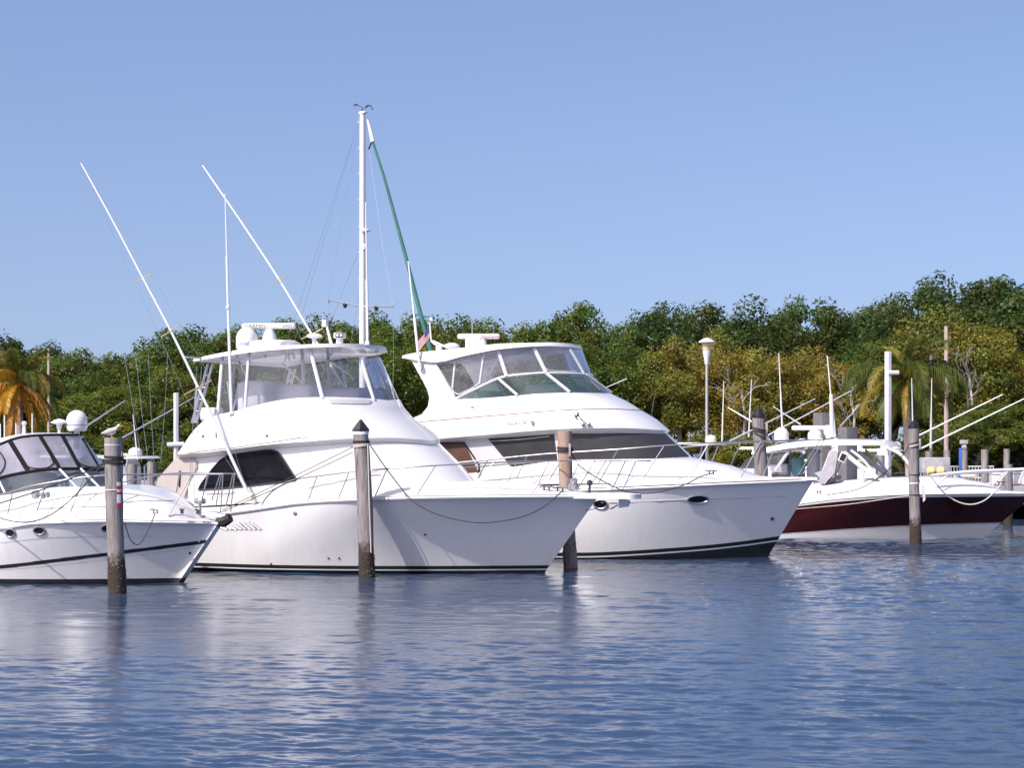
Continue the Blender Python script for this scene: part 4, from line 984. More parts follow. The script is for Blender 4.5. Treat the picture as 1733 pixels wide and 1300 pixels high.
    for x, y0, r, hh, m in ((1322.5, 749, 12.5, 26, 'gel'), (1379, 745, 12, 18, 'gel')):
        dome(b, 'radome', b.pt(x, y0, .2), r / pm, hh / pm, m, ht)
    c = b.pt(1376, 724.5, .2); radar_bar(b, 'radar_antenna', c, 73 / pm, b.th + .05, 8.5 / pm, .15, parent=ht)
    mb = MB(); q = b.pt(1402, 741, .3); r = 8 / pm; mb.lathe([(r * .5, -.05), (r * .6, .05), (r, .12), (r, .28), (r * .6, .36)], q, 18); b.part(mb, 'searchlight', M['cream'], ht)
    mb = MB(); c = b.pt(1411, 729, .5); mb.box(c, (.17, .1, .2), bev=.02); mb.tube([c, b.pt(1413, 746, .5)], .03, 6); dl = b.part(mb, 'floodlight', M['darkgear'], ht)
    b.part(MB().box(c + Vector((0, -.055, 0)), (.1, .01, .1)), 'lens', M['silver'], dl)
    mb = MB(); mb.lathe([(.1, 0), (.1, .05), (.04, .08)], b.pt(1356, 747, .3), 12); b.part(mb, 'gps_antenna', M['gel'], ht)
    antenna(b, ht, 1413, 745, 1400, 602, .55, .05, .018); antenna(b, ht, 1408, 740, 1406.5, 667, .6, .06, .05)
    antenna(b, ht, 1324, 728, 1318, 598, .25, .025, .015)
    # bow rail: thick white tube
    top = [(1576, 805), (1620, 800.5), (1660, 798), (1700, 796), (1733, 794.5), (1760, 793.5)]
    for sd in (1, -1):
        mb = MB(); p = [h.edge(x, y, .2, sd, .2) for x, y in top]; mb.tube(spline(p, 3), .04, 8)
        p = [h.edge(x, y, .2, sd, .2) for x, y in ((1600, 805), (1650, 801.5), (1703, 797.5))]; mb.tube(spline(p, 3), .025, 6)
        for a, c in (((1604, 803), (1588, 820)), ((1703, 797), (1680, 821)), ((1733, 796), (1724, 818))): mb.tube([h.edge(*a, .2, sd, .2), h.edge(*c, .2, sd, .2)], .026, 6)
        b.part(mb, 'bow_rail', M['whitepaint'])
    for x, y, r in ((1640, 806, .25),):
        mb = MB(); mb.lathe([(r * .4, -.05), (r, .0), (r * .9, .06), (r * .3, .1)], b.pt(x, y, .1), 14); b.part(mb, 'deck_hatch', M['cream'])
    cleat(b, h.edge(1694, 820, .35), m='darkgear', s=.16); cleat(b, h.edge(1386, 836, .3), m='darkgear', s=.1)
    return b
EX = build_express()

# ------------------------------------------------------------------ sail boat behind, only its rig shows above the yachts
def build_sailboat():
    Y = 62.0
    b = Boat('sailing_boat', 'sailing boat with tall white mast and furled green headsail behind the two yachts', 'sailboat', 770, 61.0, 48, None)
    h = Hull(b, (800, 826), [(300, 826), (560, 828), (700, 827), (800, 825)], 1.6, 7, 2, 1.4, 7, 2, 11, p=1.2)
    b.part(h.shell(tline(h, .1), one, 8), 'hull', M['hullwhite']); b.part(h.deck(.15), 'deck', M['deck'])
    mb = MB()
    for sd in (1, -1): mb.grid([[h.low(-.5, d, sd, .6, -.3) for d in h.D], [h.pt(.1 / h.zs(d), d, sd) for d in h.D]])
    b.part(mb, 'bottom_paint', M['boot'])
    K0 = OL(b, h.us1 - 8, h.us1 - 2.2, 2.4, .95, 2, None, h.z1 - .05); K1 = OL(b, h.us1 - 7.8, h.us1 - 2.6, 2.2, .8, 2, None, h.z1 + .4)
    mb = MB(); mb.grid([K0.row(), K1.row()]); mb.ngon(K1.row()); b.part(mb, 'coachroof', M['gel'])
    mx = b.pt(615, 640, 0).x
    def at(px, py): return b.pt(px, py, 0)
    base = at(613.5, 830); top = at(613.5, 192)
    mast = b.part(MB().tube([base, base.lerp(top, .5), base.lerp(top, .97), top], [.115, .11, .1, .09], 12), 'mast', M['whitepaint'])
    mb = MB(); mb.box(top + Vector((.02, 0, .03)), (.32, .16, .1), bev=.03); b.part(mb, 'masthead', M['whitepaint'], mast)
    mb = MB(); mb.tube([top, at(612, 184)], .03, 6); mb.tube([top, at(614, 181), at(602, 177)], .012, 5); mb.tube([top, at(619, 181)], .012, 5); b.part(mb, 'wind_sensor', M['darkgear'], mast)
    mb = MB(); c = at(626, 180); mb.tube([at(619, 181), at(623, 178), at(627, 178.5), at(630, 185)], .03, 6); mb.box(at(602, 177), (.2, .03, .05)); b.part(mb, 'wind_vane', M['darkgear'], mast)
    for y in (207, 252, 295, 338, 383, 427, 474, 540):
        b.part(MB().box(at(611.5, y) + Vector((-.0, -.115, 0)), (.06, .04, .1)), 'mast_step', M['alu'], mast)
    # spreaders, radar, lines
    for (a, c) in (((613, 519), (555, 507)), ((613, 519), (665, 518.5))):
        b.part(MB().tube([at(*a), at(*c)], .035, 6), 'spreader', M['alu'], mast)
    for x, y in ((584, 517), (637, 522)):
        mb = MB(); mb.lathe([(.02, .1), (.09, .04), (.06, -.06), (.02, -.09)], at(x, y), 10); b.part(mb, 'deck_light', M['darkgear'], mast)
    mb = MB(); mb.box(at(556, 509), (.07, .07, .16)); b.part(mb, 'spreader_tip', M['alu'], mast)
    mb = MB(); mb.tube([at(614, 392), at(619, 391)], .04, 6); mb.lathe([(.05, -.07), (.13, -.04), (.15, 0), (.12, .05), (.03, .07)], at(619, 390), 14); b.part(mb, 'radome', M['gel'], mast)
    mb = MB(); mb.box(at(617, 418), (.12, .14, .22), bev=.03); b.part(mb, 'mast_bracket', M['whitepaint'], mast)
    # furled headsail
    t0, t1 = at(622, 202), at(764, 822)
    sl = [at(622, 202), at(626.5, 220), at(631, 240)]
    b.part(MB().tube(sl, [.03, .06, .075], 8), 'sail_head', M['gel'])
    p = [at(631, 240), at(650, 300), at(672, 380), at(692, 455), at(710, 525), at(728, 590), at(758, 690)]
    sail = b.part(MB().tube(spline(p, 4), [.04 + .045 * i / 24 for i in range(25)], 8), 'furled_headsail', M['green_canvas'])
    b.part(MB().tube([at(629, 240), at(624, 252)], .03, 5), 'sheet', M['darkgear'], sail)
    lines = [((606, 210), (505, 520), (470, 625)), ((601, 225), (512, 530), (480, 640)), ((609, 200), (556, 508), (556, 640)), ((609, 420), (562, 540), (545, 640)), ((625, 255), (645, 400), (665, 520)), ((665, 520), (666, 600), (664, 700)), ((613, 470), (590, 600), (585, 640)), ((617, 470), (620, 600), (622, 700))]
    for l in lines:
        b.part(MB().tube([at(*q) for q in l], .006, 4), 'shroud', M['wire'], mast)
    b.part(MB().tube([at(612, 760) , at(612, 760) + Vector((-4.2, 0, .1))], .07, 8), 'boom', M['whitepaint'])
    return b
SB = build_sailboat()
# ------------------------------------------------------------------ pilings, posts, ropes
def wob(z, a, seed): return math.sin(z * 2.1 + seed) * .5 + math.sin(z * 5.3 + seed * 2.7 + a * 2) * .3 + math.sin(z * 11 + a * 3 + seed) * .2

def piling(label, top, base, w_top, w_base, m='wood', seed=1, Y=None, group='wooden mooring pilings', name='mooring_piling'):
    Yb = Y or depth_of_base(base[1]); rt, rb = w_top * Yb / F / 2, w_base * Yb / F / 2
    B = Vector((XX(base[0], Yb), Yb, 0)); T = Vector((XX(top[0], Yb), Yb, ZZ(top[1], Yb)))
    o = thing(name, label, 'piling', B, 0, group)
    dx = (T.x - B.x) / T.z; rows = []; n = 26; nz = 74
    zs = [-1.2 + (T.z + 1.2) * i / (nz - 1) for i in range(nz)]
    for z in zs:
        k = max(0, z / T.z); r = rb + (rt - rb) * k
        rr = []
        for j in range(n):
            a = 2 * math.pi * j / n; q = r * (1 + .045 * wob(z, a, seed) + (.13 * max(0, min(1, (.62 - z) / .3)) * abs(math.sin(a * 5 + z * 19 + seed) * math.sin(z * 37 + a * 4 + seed)) - .03 * (math.sin(a * 9 + seed) > .93)))
            rr.append((dx * z + q * math.cos(a) + .012 * math.sin(z * 1.7 + seed), q * math.sin(a), z))
        rows.append(rr)
    mb = MB(); mb.grid(rows, True); mb.ngon(rows[-1]); mb.build('post', M[m], o, angle=50)
    return o, B, T, rt, rb, dx, Yb

def ring_on(o, dx, z, r, m, name, h=.05, thick=.02, tilt=0.0, B=None):
    mb = MB(); R = Matrix.Rotation(tilt, 3, 'Y')
    mb.lathe([(r * .97, -h / 2), (r + thick, -h / 2), (r + thick, h / 2), (r * .97, h / 2)], (dx * z, 0, z), 20, R); return mb.build(name, M[m], o)

p1, B1_, T1_, rt, rb, dx, Y1 = piling('thick grey piling with red and white reflector, gull standing on its flat top', (192, 741), (198, 1005), 31, 28, seed=2)
zf = lambda y: ZZ(y, Y1)
mbx = MB()
for k, (y, t) in enumerate(((774, .05), (779, -.06), (784, .09))):
    mbx.lathe([(rt * .98, -.022), (rt * 1.09, -.018), (rt * 1.09, .018), (rt * .98, .022)], (dx * zf(y), 0, zf(y)), 20, Matrix.Rotation(t, 3, 'Y'))
mbx.build('black_strap', M['ropedark'], p1)
ring_on(p1, dx, zf(753), rt, 'silver', 'wire_band', .012, .004); ring_on(p1, dx, zf(829), rt, 'silver', 'cable_tie', .014, .006)
mb = MB(); mb.box((XX(206, Y1) - B1_.x, -.03, zf(778)), (.05, .09, .29), bev=.01); mb.build('board', M['polewood'], p1)
for y0, y1, m in ((816, 822, 'silver'), (822, 830, 'red'), (830, 832.5, 'silver'), (832.5, 837, 'red'), (837, 851, 'silver'), (851, 858, 'red')):
    z = (zf(y0) + zf(y1)) / 2; rr = rt + (rb - rt) * .3; rows = []
    for zz in (zf(y1), zf(y0)): rows.append([(dx * zz + (rr * 1.055) * math.cos(a), (rr * 1.055) * math.sin(a), zz) for a in [math.radians(-66 + 7 * i) for i in range(5)]])
    MB().grid(rows).build('red_reflector' if m == 'red' else 'silver_reflector', M[m], p1)

p2, B2_, T2_, rt2, rb2, dx2, Y2 = piling('tall grey piling with pointed black cap in front of the sport fishing yacht', (610.5, 727), (622, 978), 27, 26, seed=5)
zf2 = lambda y: ZZ(y, Y2)
def cone_cap(o, dx, z, r, hgt, skirt, m='black', n=20):
    mb = MB(); mb.lathe([(r * 1.02, -skirt), (r * 1.09, -skirt), (r * 1.09, 0), (.02, hgt)], (dx * z, 0, z), n); return mb.build('cap', M[m], o, angle=25)
cone_cap(p2, dx2, T2_.z, rt2, .2, .04, n=8)
ring_on(p2, dx2, zf2(733), rt2, 'silver', 'metal_band', .06, .003)
ring_on(p2, dx2, zf2(748), rt2, 'ropedark', 'black_strap', .05, .012)
for y, t in ((752.5, -.12), (755, -.16)): ring_on(p2, dx2, zf2(y), rt2, 'ropelight', 'rope_turn', .025, .018, t)
mb = MB(); mb.tube([(XX(623.5, Y2) - B2_.x, -rt2 - .012, zf2(752)), (XX(626, Y2) - B2_.x, -rt2 - .005, zf2(850)), (XX(629, Y2) - B2_.x, -rb2 - .01, zf2(935))], .013, 6); mb.build('hanging_line', M['ropelight'], p2)

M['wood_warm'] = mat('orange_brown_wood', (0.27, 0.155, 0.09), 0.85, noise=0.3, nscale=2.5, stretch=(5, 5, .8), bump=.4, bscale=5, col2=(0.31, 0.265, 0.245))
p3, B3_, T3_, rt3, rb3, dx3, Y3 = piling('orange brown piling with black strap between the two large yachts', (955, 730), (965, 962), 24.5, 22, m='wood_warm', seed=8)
zf3 = lambda y: ZZ(y, Y3)
for y, t in ((759, .05), (763.5, -.05)): ring_on(p3, dx3, zf3(y), rt3, 'ropedark', 'black_strap', .05, .025, t)
mb = MB(); mb.box((XX(964, Y3) - B3_.x, -rt3 * .9, zf3(762)), (.05, .05, .28), bev=.01); mb.build('board', M['polewood'], p3)

p4, B4_, T4_, rt4, rb4, dx4, Y4 = piling('grey piling with black cone cap and looped ropes behind the flybridge yacht bow', (1284, 703), (1292, 940), 22, 23, seed=11, Y=50.0)
cone_cap(p4, dx4, T4_.z, rt4, .22, .06)
for y, t in ((727, .25), (731, .2), (738, .5)): ring_on(p4, dx4, ZZ(y, Y4), rt4, 'ropedark', 'rope_turn', .04, .02, t)
mb = MB(); mb.tube([(XX(1295, Y4) - B4_.x, -.15, ZZ(728, Y4)), (XX(1288, Y4) - B4_.x, -.25, ZZ(745, Y4)), (XX(1280, Y4) - B4_.x, -.25, ZZ(760, Y4)), (XX(1272, Y4) - B4_.x, -.3, ZZ(772, Y4))], .02, 6); mb.build('hanging_rope', M['ropedark'], p4)
mb = MB(); mb.box((XX(1297, Y4) - B4_.x, -.05, ZZ(728, Y4)), (.06, .1, .34), bev=.01); mb.build('board', M['polewood'], p4)

p5, B5_, T5_, rt5, rb5, dx5, Y5 = piling('slender grey piling with small black cap in front of the maroon boat', (1546, 722), (1549, 922), 17.5, 18.5, seed=14)
zf5 = lambda y: ZZ(y, Y5)
cone_cap(p5, dx5, T5_.z, rt5, .16, .05)
for y, t, m in ((750, -.28, 'ropedark'), (754, -.26, 'ropelight'), (757, -.3, 'ropedark'), (804, .03, 'ropedark'), (818, 0, 'silver'), (838, 0, 'ropedark')): ring_on(p5, dx5, zf5(y), rt5, m, 'rope_turn', .03, .012, t)
mb = MB(); mb.box((XX(1556, Y5) - B5_.x, -.03, zf5(752)), (.06, .1, .3), bev=.01); mb.build('board', M['polewood'], p5)
mb = MB(); mb.prism([(XX(1558, Y5) - B5_.x, -.1, zf5(822)), (XX(1563, Y5) - B5_.x, -.1, zf5(823)), (XX(1565, Y5) - B5_.x, -.1, zf5(846)), (XX(1561, Y5) - B5_.x, -.1, zf5(850)), (XX(1560, Y5) - B5_.x, -.1, zf5(835))], (0, .03, 0)); mb.build('hanging_rag', M['flagwhite'], p5, smooth=False)

def barnacles(o, dx, rb, seed):
    g = random.Random(seed); mb = MB()
    for i in range(100):
        a = g.uniform(0, 6.283); z = -.15 + .75 * g.random() ** 1.6; r = rb * 1.04; q = g.uniform(.008, .024)
        c = Vector((dx * z + r * math.cos(a), r * math.sin(a), z)); n = Vector((math.cos(a), math.sin(a), g.uniform(-.4, .2))).normalized()
        x = n.orthogonal().normalized(); y = n.cross(x); b0 = len(mb.v)
        for k in range(5): mb.v.append(tuple(c + (x * math.cos(k * 1.2566) + y * math.sin(k * 1.2566)) * q))
        mb.v.append(tuple(c + n * q * g.uniform(.8, 1.6)))
        for k in range(5): mb.f.append((b0 + k, b0 + (k + 1) % 5, b0 + 5))
    b = mb.build('barnacles', M['barnacle'], o, smooth=False); b['kind'] = 'stuff'
for k_, (o_, d_, r_) in enumerate(((p1, dx, rb), (p2, dx2, rb2), (p3, dx3, rb3), (p4, dx4, rb4), (p5, dx5, rb5))): barnacles(o_, d_, r_, k_)

# plainer pilings farther off
for lab, top, bx, w, Y in (('short grey dock piling beside the white post left of the large yacht', (257, 782), 257, 15, 62), ('short grey dock piling nearest the gull topped piling', (224, 786), 224, 16, 60),
                           ('bare piling standing in the water beyond the maroon bow', (1706, 786), 1706, 15, 63), ('grey dock piling just right of the tall brown pole', (1602, 762), 1602, 11, 72),
                           ('grey dock piling beside the blue dock pedestal', (1633, 762), 1633, 9.5, 73), ('broad grey dock piling left of the white dock box', (1667, 761), 1667, 12, 71), ('lone grey dock piling behind the white dock box', (1703.5, 760), 1703.5, 10, 76),
                           ('pale grey dock piling behind the maroon boat hardtop', (1490, 766), 1490, 14, 64), ('dark thin dock piling left of the grey dock pilings', (1572, 764), 1572, 11, 70), ('dark dock piling hidden among boats behind the mooring ropes', (1440, 768), 1440, 12, 69)):
    piling(lab, top, (bx, 900), w, w * 1.03, seed=int(bx) % 17, Y=Y, name='dock_piling', group='far dock pilings')

# square posts
def square_post(name, label, px, ytop, w, Y, m='whitepaint', rz=.6, arm=None, z0=-1.0):
    c = Vector((XX(px, Y), Y, 0)); s = w * Y / F / (abs(math.cos(rz)) + abs(math.sin(rz))); zt = ZZ(ytop, Y)
    o = thing(name, label, 'post', c)
    mb = MB(); mb.box((0, 0, (zt + z0) / 2), (s, s, zt - z0), rz=rz, bev=.015); mb.build('shaft', M[m], o)
    if arm:
        (x0, y0, x1, y1) = arm; mb = MB(); mb.tube([(XX(x0, Y) - c.x, -s * .6, ZZ(y0, Y)), (XX(x1, Y) - c.x, -s * .6, ZZ(y1, Y))], .07, 8); mb.build('bracket_arm', M['whitepaint'], o)
    return o
square_post('lift_post', 'white square lift post with cross arm left of the sport fishing yacht', 298, 665, 9.5, 58, arm=(284, 753, 312, 752))
square_post('lift_post', 'tall white square lift post with small side arm before the green palm', 1503, 595, 12, 60, arm=(1503, 631, 1520, 631))
square_post('concrete_column', 'grey square concrete column, taller and farther of the pair behind the maroon boat', 1395, 699, 36, 72, m='greypost', rz=.42)
square_post('concrete_column', 'wide dark grey concrete column, lower and nearer of the pair behind the maroon boat', 1434.5, 723, 32, 66, m='greypost', rz=.5)

def round_pole(name, label, cat, px, ytop, w, Y, m, z0=.5, cap=None, lean=0):
    c = Vector((XX(px, Y), Y, z0)); r = w * Y / F / 2; h = ZZ(ytop, Y) - z0
    o = thing(name, label, cat, c)
    MB().tube([(0, 0, -.4), (lean * h * .5, 0, h * .5), (lean * h, 0, h)], [r * 1.15, r, r * .9], 12).build('shaft', M[m], o); return o, h, r
round_pole('utility_pole', 'tall pale brown wooden pole right of the green palm', 'pole', 1601.5, 552, 7.5, 92, 'polewood')
o_, h_, r_ = round_pole('utility_pole', 'tall thin grey pole right of the orange palm', 'pole', 82.5, 590, 5, 92, 'polewood')
round_pole('utility_pole', 'short weathered pole half hidden behind the green palm', 'pole', 1576, 590, 6, 98, 'greypost')
o_, h_, r_ = round_pole('lamp_post', 'white lamp post with conical shade behind the flybridge yacht', 'street lamp', 1196, 612, 5.0, 70, 'alu')
k = 70 / F
mb = MB(); mb.lathe([(.07, -.1), (4.5 * k, 4 * k), (6.8 * k, 16 * k), (7 * k, 18 * k)], (0, 0, h_), 20); mb.build('lamp_collar', M['whitepaint'], o_)
mb = MB(); mb.lathe([(6.6 * k, 18 * k), (8 * k, 29 * k), (8 * k, 33 * k)], (0, 0, h_), 20); mb.build('lamp_glass', M['lampglass'], o_)
mb = MB(); mb.lathe([(14.2 * k, 32 * k), (14.6 * k, 33 * k), (9 * k, 37 * k), (4 * k, 39.5 * k), (.01, 40.5 * k)], (0, 0, h_), 24); mb.build('lamp_shade', M['whitepaint'], o_)
# blue pedestal, dock boxes
c = Vector((XX(1626, 74), 74, .9)); o_ = thing('dock_pedestal', 'blue dock pedestal with grey lamp box among the dock pilings', 'pedestal', c)
mb = MB(); mb.box((0, 0, ZZ(770, 74) / 2 - .4), (.13, .13, ZZ(752, 74) - .9), bev=.02); mb.build('column', M['blue'], o_)
mb = MB(); mb.box((.12, 0, ZZ(748.5, 74) - .9), (.3, .2, .16), bev=.02); mb.tube([(.05, 0, ZZ(758, 74) - .9), (.2, 0, ZZ(756, 74) - .9)], .11, 8); mb.build('lamp_box', M['greyvinyl'], o_)
for px, y, w, hh, Y, lab in ((1685, 797, 17, 24, 74, 'white dock box nearest the broad grey piling'), (1722, 797, 40, 22, 77, 'long white dock box at the right edge of the pier')):
    c = Vector((XX(px, Y), Y, 1.0)); o_ = thing('dock_box', lab, 'box', c); ww = w * Y / F; h2 = hh * Y / F
    mb = MB(); mb.box((0, 0, h2 * .42), (ww, .7, h2 * .84), bev=.04); mb.build('chest', M['gel'], o_)
    mb = MB(); mb.box((0, 0, h2 * .93), (ww * 1.05, .76, h2 * .16), bev=.05); mb.build('lid', M['gel'], o_)
c = Vector((XX(1577, 66), 66, .95)); o_ = thing('dock_cart', 'grey dock cart with two yellow floats right of the slender piling', 'cart', c)
mb = MB(); mb.box((.1, 0, ZZ(788, 66) - .95), (.95, .6, .55), bev=.03); mb.tube([(-.2, 0, -.9), (-.2, 0, .3)], .05, 6); mb.build('tray', M['greyvinyl'], o_)
for dx_ in (-.12, .22):
    mb = MB(); mb.lathe([(.05, -.13), (.13, -.1), (.14, 0), (.13, .1), (.05, .13)], (dx_, -.36, ZZ(797, 66) - .95), 12, Matrix.Rotation(math.radians(90), 3, 'Y')); mb.build('yellow_float', M['yellow'], o_)
# low white railing on the far quay
o_ = thing('dock_railing', 'low white slatted railing along the far quay on the right', 'railing', Vector((XX(1620, 84), 84, .9)))
mb = MB()
for z in (.25, .75): mb.tube([(-1.6, 0, z), (1.6, 0, z)], .03, 6)
for i in range(25): mb.tube([(-1.6 + i * .133, 0, 0), (-1.6 + i * .133, 0, .75)], .016, 5)
mb.build('rails', M['whitepaint'], o_)

def rope(label, pts, r=.012, m='rope', n=8, name='mooring_rope', cat='rope', group='mooring ropes'):
    w = [P(*q) for q in pts]; o = MB().tube(spline(w, n), r, 6).build(name, M[m], None, at=w[0]); return tagset(o, label, cat, group)
rope('dark rope running straight from the gull topped piling over the cabin cruiser rail', [(177, 783, 34.55), (145, 799.5, 35.0), (74, 828, 35.8), (0, 852, 36.5), (-60, 872, 36.8)], .013, 'ropedark')
rope('slack dark rope drooping from the gull topped piling along the cabin cruiser side', [(178, 784, 34.5), (161, 800, 34.7), (126, 840, 35.2), (85, 872, 35.6), (44, 884, 35.9), (0, 877, 36.2), (-60, 850, 36.6)], .012)
rope('short rope loop hanging from the cruiser foredeck cleat', [(263, 868, 36.0), (253, 893, 35.9), (240, 917, 35.6), (230, 922, 35.4), (219, 910, 35.1), (211, 884, 34.7)], .009)
rope('upper thin line from the black capped piling to the cruiser bow', [(597, 757, 38.4), (500, 805, 37.7), (376, 864, 36.9)], .009)
rope('lower thin line from the black capped piling to the cruiser bow', [(597, 766, 38.4), (482, 820, 37.6), (376, 867, 36.9)], .009)
rope('slack rope curving from the black capped piling under the sport fishing bow', [(626, 753, 38.45), (655, 795, 38.45), (693, 843, 38.4), (722, 863, 38.35), (760, 877, 38.35), (798, 884, 38.35), (830, 884.5, 38.4), (880, 876, 38.5), (920, 858, 38.75), (952, 831, 39.1)], .013)
rope('dark line from the orange brown piling to the flybridge yacht foredeck', [(966, 766, 41.4), (986, 793, 41.7), (1045, 827, 42.2), (1085, 835, 42.5), (1120, 832, 42.7), (1160, 820, 43.0), (1185, 807, 43.3), (1206, 801, 43.7)], .013)
rope('taut line along the maroon side to the slender piling', [(1345, 862, 52.0), (1434, 854, 51.8), (1538, 839, 50.9)], .012, 'ropelight')
rope('pale rope hanging in a deep loop over the maroon bow', [(1573, 803, 52.2), (1587, 822, 52.2), (1603, 839, 52.2), (1625, 851, 52.2), (1645, 854, 52.2), (1665, 848, 52.2), (1682, 834, 52.4), (1694, 820, 52.7)], .02, 'ropelight')
rope('dark rope from the slender piling down to the maroon boat side deck', [(1538, 755, 50.85), (1530, 768, 51), (1510, 789, 51.4), (1485, 810, 51.9), (1450, 829, 52.2), (1400, 838, 52.4)], .012, 'ropedark')

# ------------------------------------------------------------------ gull on the left piling
def gull():
    zt = T1_.z; o = thing('gull', 'white gull with grey wings standing on the flat piling top', 'bird', Vector((B1_.x + dx * zt - .03, Y1, zt)))
    def body(x, z, r, ry): return [(x, ry * math.sin(2 * math.pi * k / 14), z - .065 + r * math.cos(2 * math.pi * k / 14)) for k in range(14)]
    sec = [(-.165, .145, .008, .02), (-.12, .15, .022, .035), (-.07, .158, .05, .052), (-.01, .172, .068, .064), (.04, .188, .066, .06), (.075, .21, .048, .046), (.09, .238, .034, .034), (.1, .262, .034, .034), (.118, .278, .034, .034), (.14, .278, .026, .026), (.155, .274, .013, .013)]
    rows = [body(*s) for s in sec]; mb = MB(); mb.grid(rows, True); mb.ngon(rows[0]); mb.ngon(rows[-1]); mb.build('body', M['feather'], o, angle=80)
    for sd in (-1, 1):
        rows = []
        for x, z, h in ((.06, .2, .02), (.02, .19, .06), (-.05, .175, .062), (-.12, .155, .04), (-.19, .14, .012)):
            yy = .062 if x > -.1 else .035
            rows.append([(x, sd * (yy * math.cos(t) + .008), z - .065 + h * math.sin(t)) for t in [math.radians(-50 + 130 * k / 6) for k in range(7)]])
        MB().grid(rows).build('wing', M['wing'], o)
        MB().tube([(.0, sd * .025, .06), (.0, sd * .025, .005)], .006, 5).build('leg', M['beak'], o)
        MB().box((.015, sd * .025, .004), (.045, .03, .006)).build('foot', M['beak'], o)
        MB().lathe([(.002, -.003), (.005, 0), (.002, .003)], (.13, sd * .026, .222), 8).build('eye', M['black'], o)
    MB().tube([(.153, 0, .21), (.175, 0, .207), (.19, 0, .199)], [.010, .008, .003], 6).build('beak', M['beak'], o)
gull()

# ------------------------------------------------------------------ smaller boats moored farther off
class SmallHull(Hull):
    def __init__(s, b, L, B, z0, z1):
        s.b, s.Bs, s.Ls, s.ns, s.Bw, s.Lw, s.nw, s.Ltot, s.p, s.v0, s.stem = b, B / 2, L * .5, 2.2, B / 2 * .86, L * .55, 1.7, L, 1.4, 0.0, 1.0
        s.us1, s.z1 = .8, z1; s.z0 = z0; s.D = [L * (i / 24) ** 1.4 for i in range(25)]
    def zs(s, d): return s.z0 + (s.z1 - s.z0) * max(0, 1 - d / s.Ltot) ** 1.6
def small_boat(label, px, Y, th, L=8.0, B=2.6, ttop=None, outr=(), ant=(), engines=2, cowl='gel', hullm='hullwhite', gear=(), group='small boats moored along the far dock'):
    b = Boat('centre_console_boat', label, 'motorboat', px, Y, th, group)
    h = SmallHull(b, L, B, .75, 1.25)
    b.part(h.shell(tline(h, .1), one, 7), 'hull', M[hullm]); b.part(h.deck(.08), 'deck', M['deck']); b.part(h.rub(.04), 'rub_rail', M['band'])
    mb = MB()
    for sd in (1, -1): mb.grid([[h.low(-.4, d, sd, .7, -.2) for d in h.D], [h.pt(.1 / h.zs(d), d, sd) for d in h.D]])
    b.part(mb, 'bottom_paint', M['boot'])
    uc = h.us1 - L * .55; zd = .8
    mb = MB(); mb.box(b.L(uc, 0, zd + .5), (1.0, .9, 1.1), bev=.1); b.part(mb, 'console', M['gel'])
    mb = MB(); mb.grid([[b.L(uc + .45, v, zd + 1.05) for v in (-.42, 0, .42)], [b.L(uc + .2, v * .9, zd + 1.5) for v in (-.42, 0, .42)]]); b.part(mb, 'windscreen', M['blueglass'])
    mb = MB(); mb.box(b.L(uc - 1.1, 0, zd + .45), (.55, .95, .9), bev=.08); b.part(mb, 'leaning_seat', M['seat'])
    ue = h.us1 - L - .25
    for k in range(engines):
        v = (k - (engines - 1) / 2) * .75
        e = b.part(MB().box(b.L(ue, v, 1.12), (.62, .46, .62), bev=.16), 'outboard_motor', M[cowl])
        b.part(MB().box(b.L(ue - .02, v, .55), (.26, .16, 1.0), bev=.05), 'outboard_leg', M['darkgear'], e)
    if ttop:
        zt = ttop
        O0 = OL(b, uc - 1.3, uc + 1.2, .5, 1.05, 3, None, zt); O1 = OL(b, uc - 1.25, uc + 1.1, .45, 1.0, 3, None, zt + .09)
        mb = MB(); mb.grid([O0.row(25), O1.row(25)]); mb.ngon(O1.row(25)); mb.ngon(O0.row(25)); mb.grid([[O0(0), O1(0)], [O0(1), O1(1)]]); tt = b.part(mb, 't_top', M['gel'])
        for su in (-.55, .5):
            for sd in (1, -1): b.part(MB().tube([b.L(uc + su * 1.1, sd * .55, zd + .05), b.L(uc + su * 1.0, sd * .6, zd + 1.0), b.L(uc + su * 1.5, sd * .85, zt)], .03, 6), 't_top_leg', M['alu'], tt)
        for kind, du, v in gear:
            c = b.L(uc + du, v, zt + .09)
            if kind == 'dome': dome(b, 'radome', c, .26, .34, 'gel', tt)
            if kind == 'cream': dome(b, 'searchlight', c, .2, .28, 'cream', tt)
            if kind == 'bar': radar_bar(b, 'radar_antenna', c + Vector((0, 0, .3)), 1.2, .3, .12, .12, parent=tt); b.part(MB().tube([c, c + Vector((0, 0, .3))], [.16, .1], 10), 'radar_pedestal', M['gel'], tt)
    for a, c in outr: 
        p, q = b.pt(*a, 0.9), b.pt(*c, 0.9); b.part(MB().tube([p, q], [.035, .018], 6), 'outrigger_pole', M['alu'])
    for a, c in ant:
        p, q = b.pt(*a, .3), b.pt(*c, .3); b.part(MB().tube([p, q], [.03, .014], 6), 'whip_antenna', M['whitepaint'])
    return b
LB = small_boat('small white console boat seen between the left pilings', 275, 66, 28, 7.5, 2.5, 2.18, ant=(((233, 778), (225, 702)),), outr=(((208, 741), (330, 672)), ((130, 732), (212, 678))), cowl='darkgear')
for (a, m_, c) in (((210, 598), (225, 690), (240, 782)), ((230, 606), (240, 700), (251, 782)), ((251, 600), (255, 690), (261, 782)), ((284, 595), (279, 690), (272, 782))):
    LB.part(MB().tube([LB.pt(*a, .2), LB.pt(*m_, .2), LB.pt(*c, .2)], .007, 4), 'rigging_line', M['alu'])
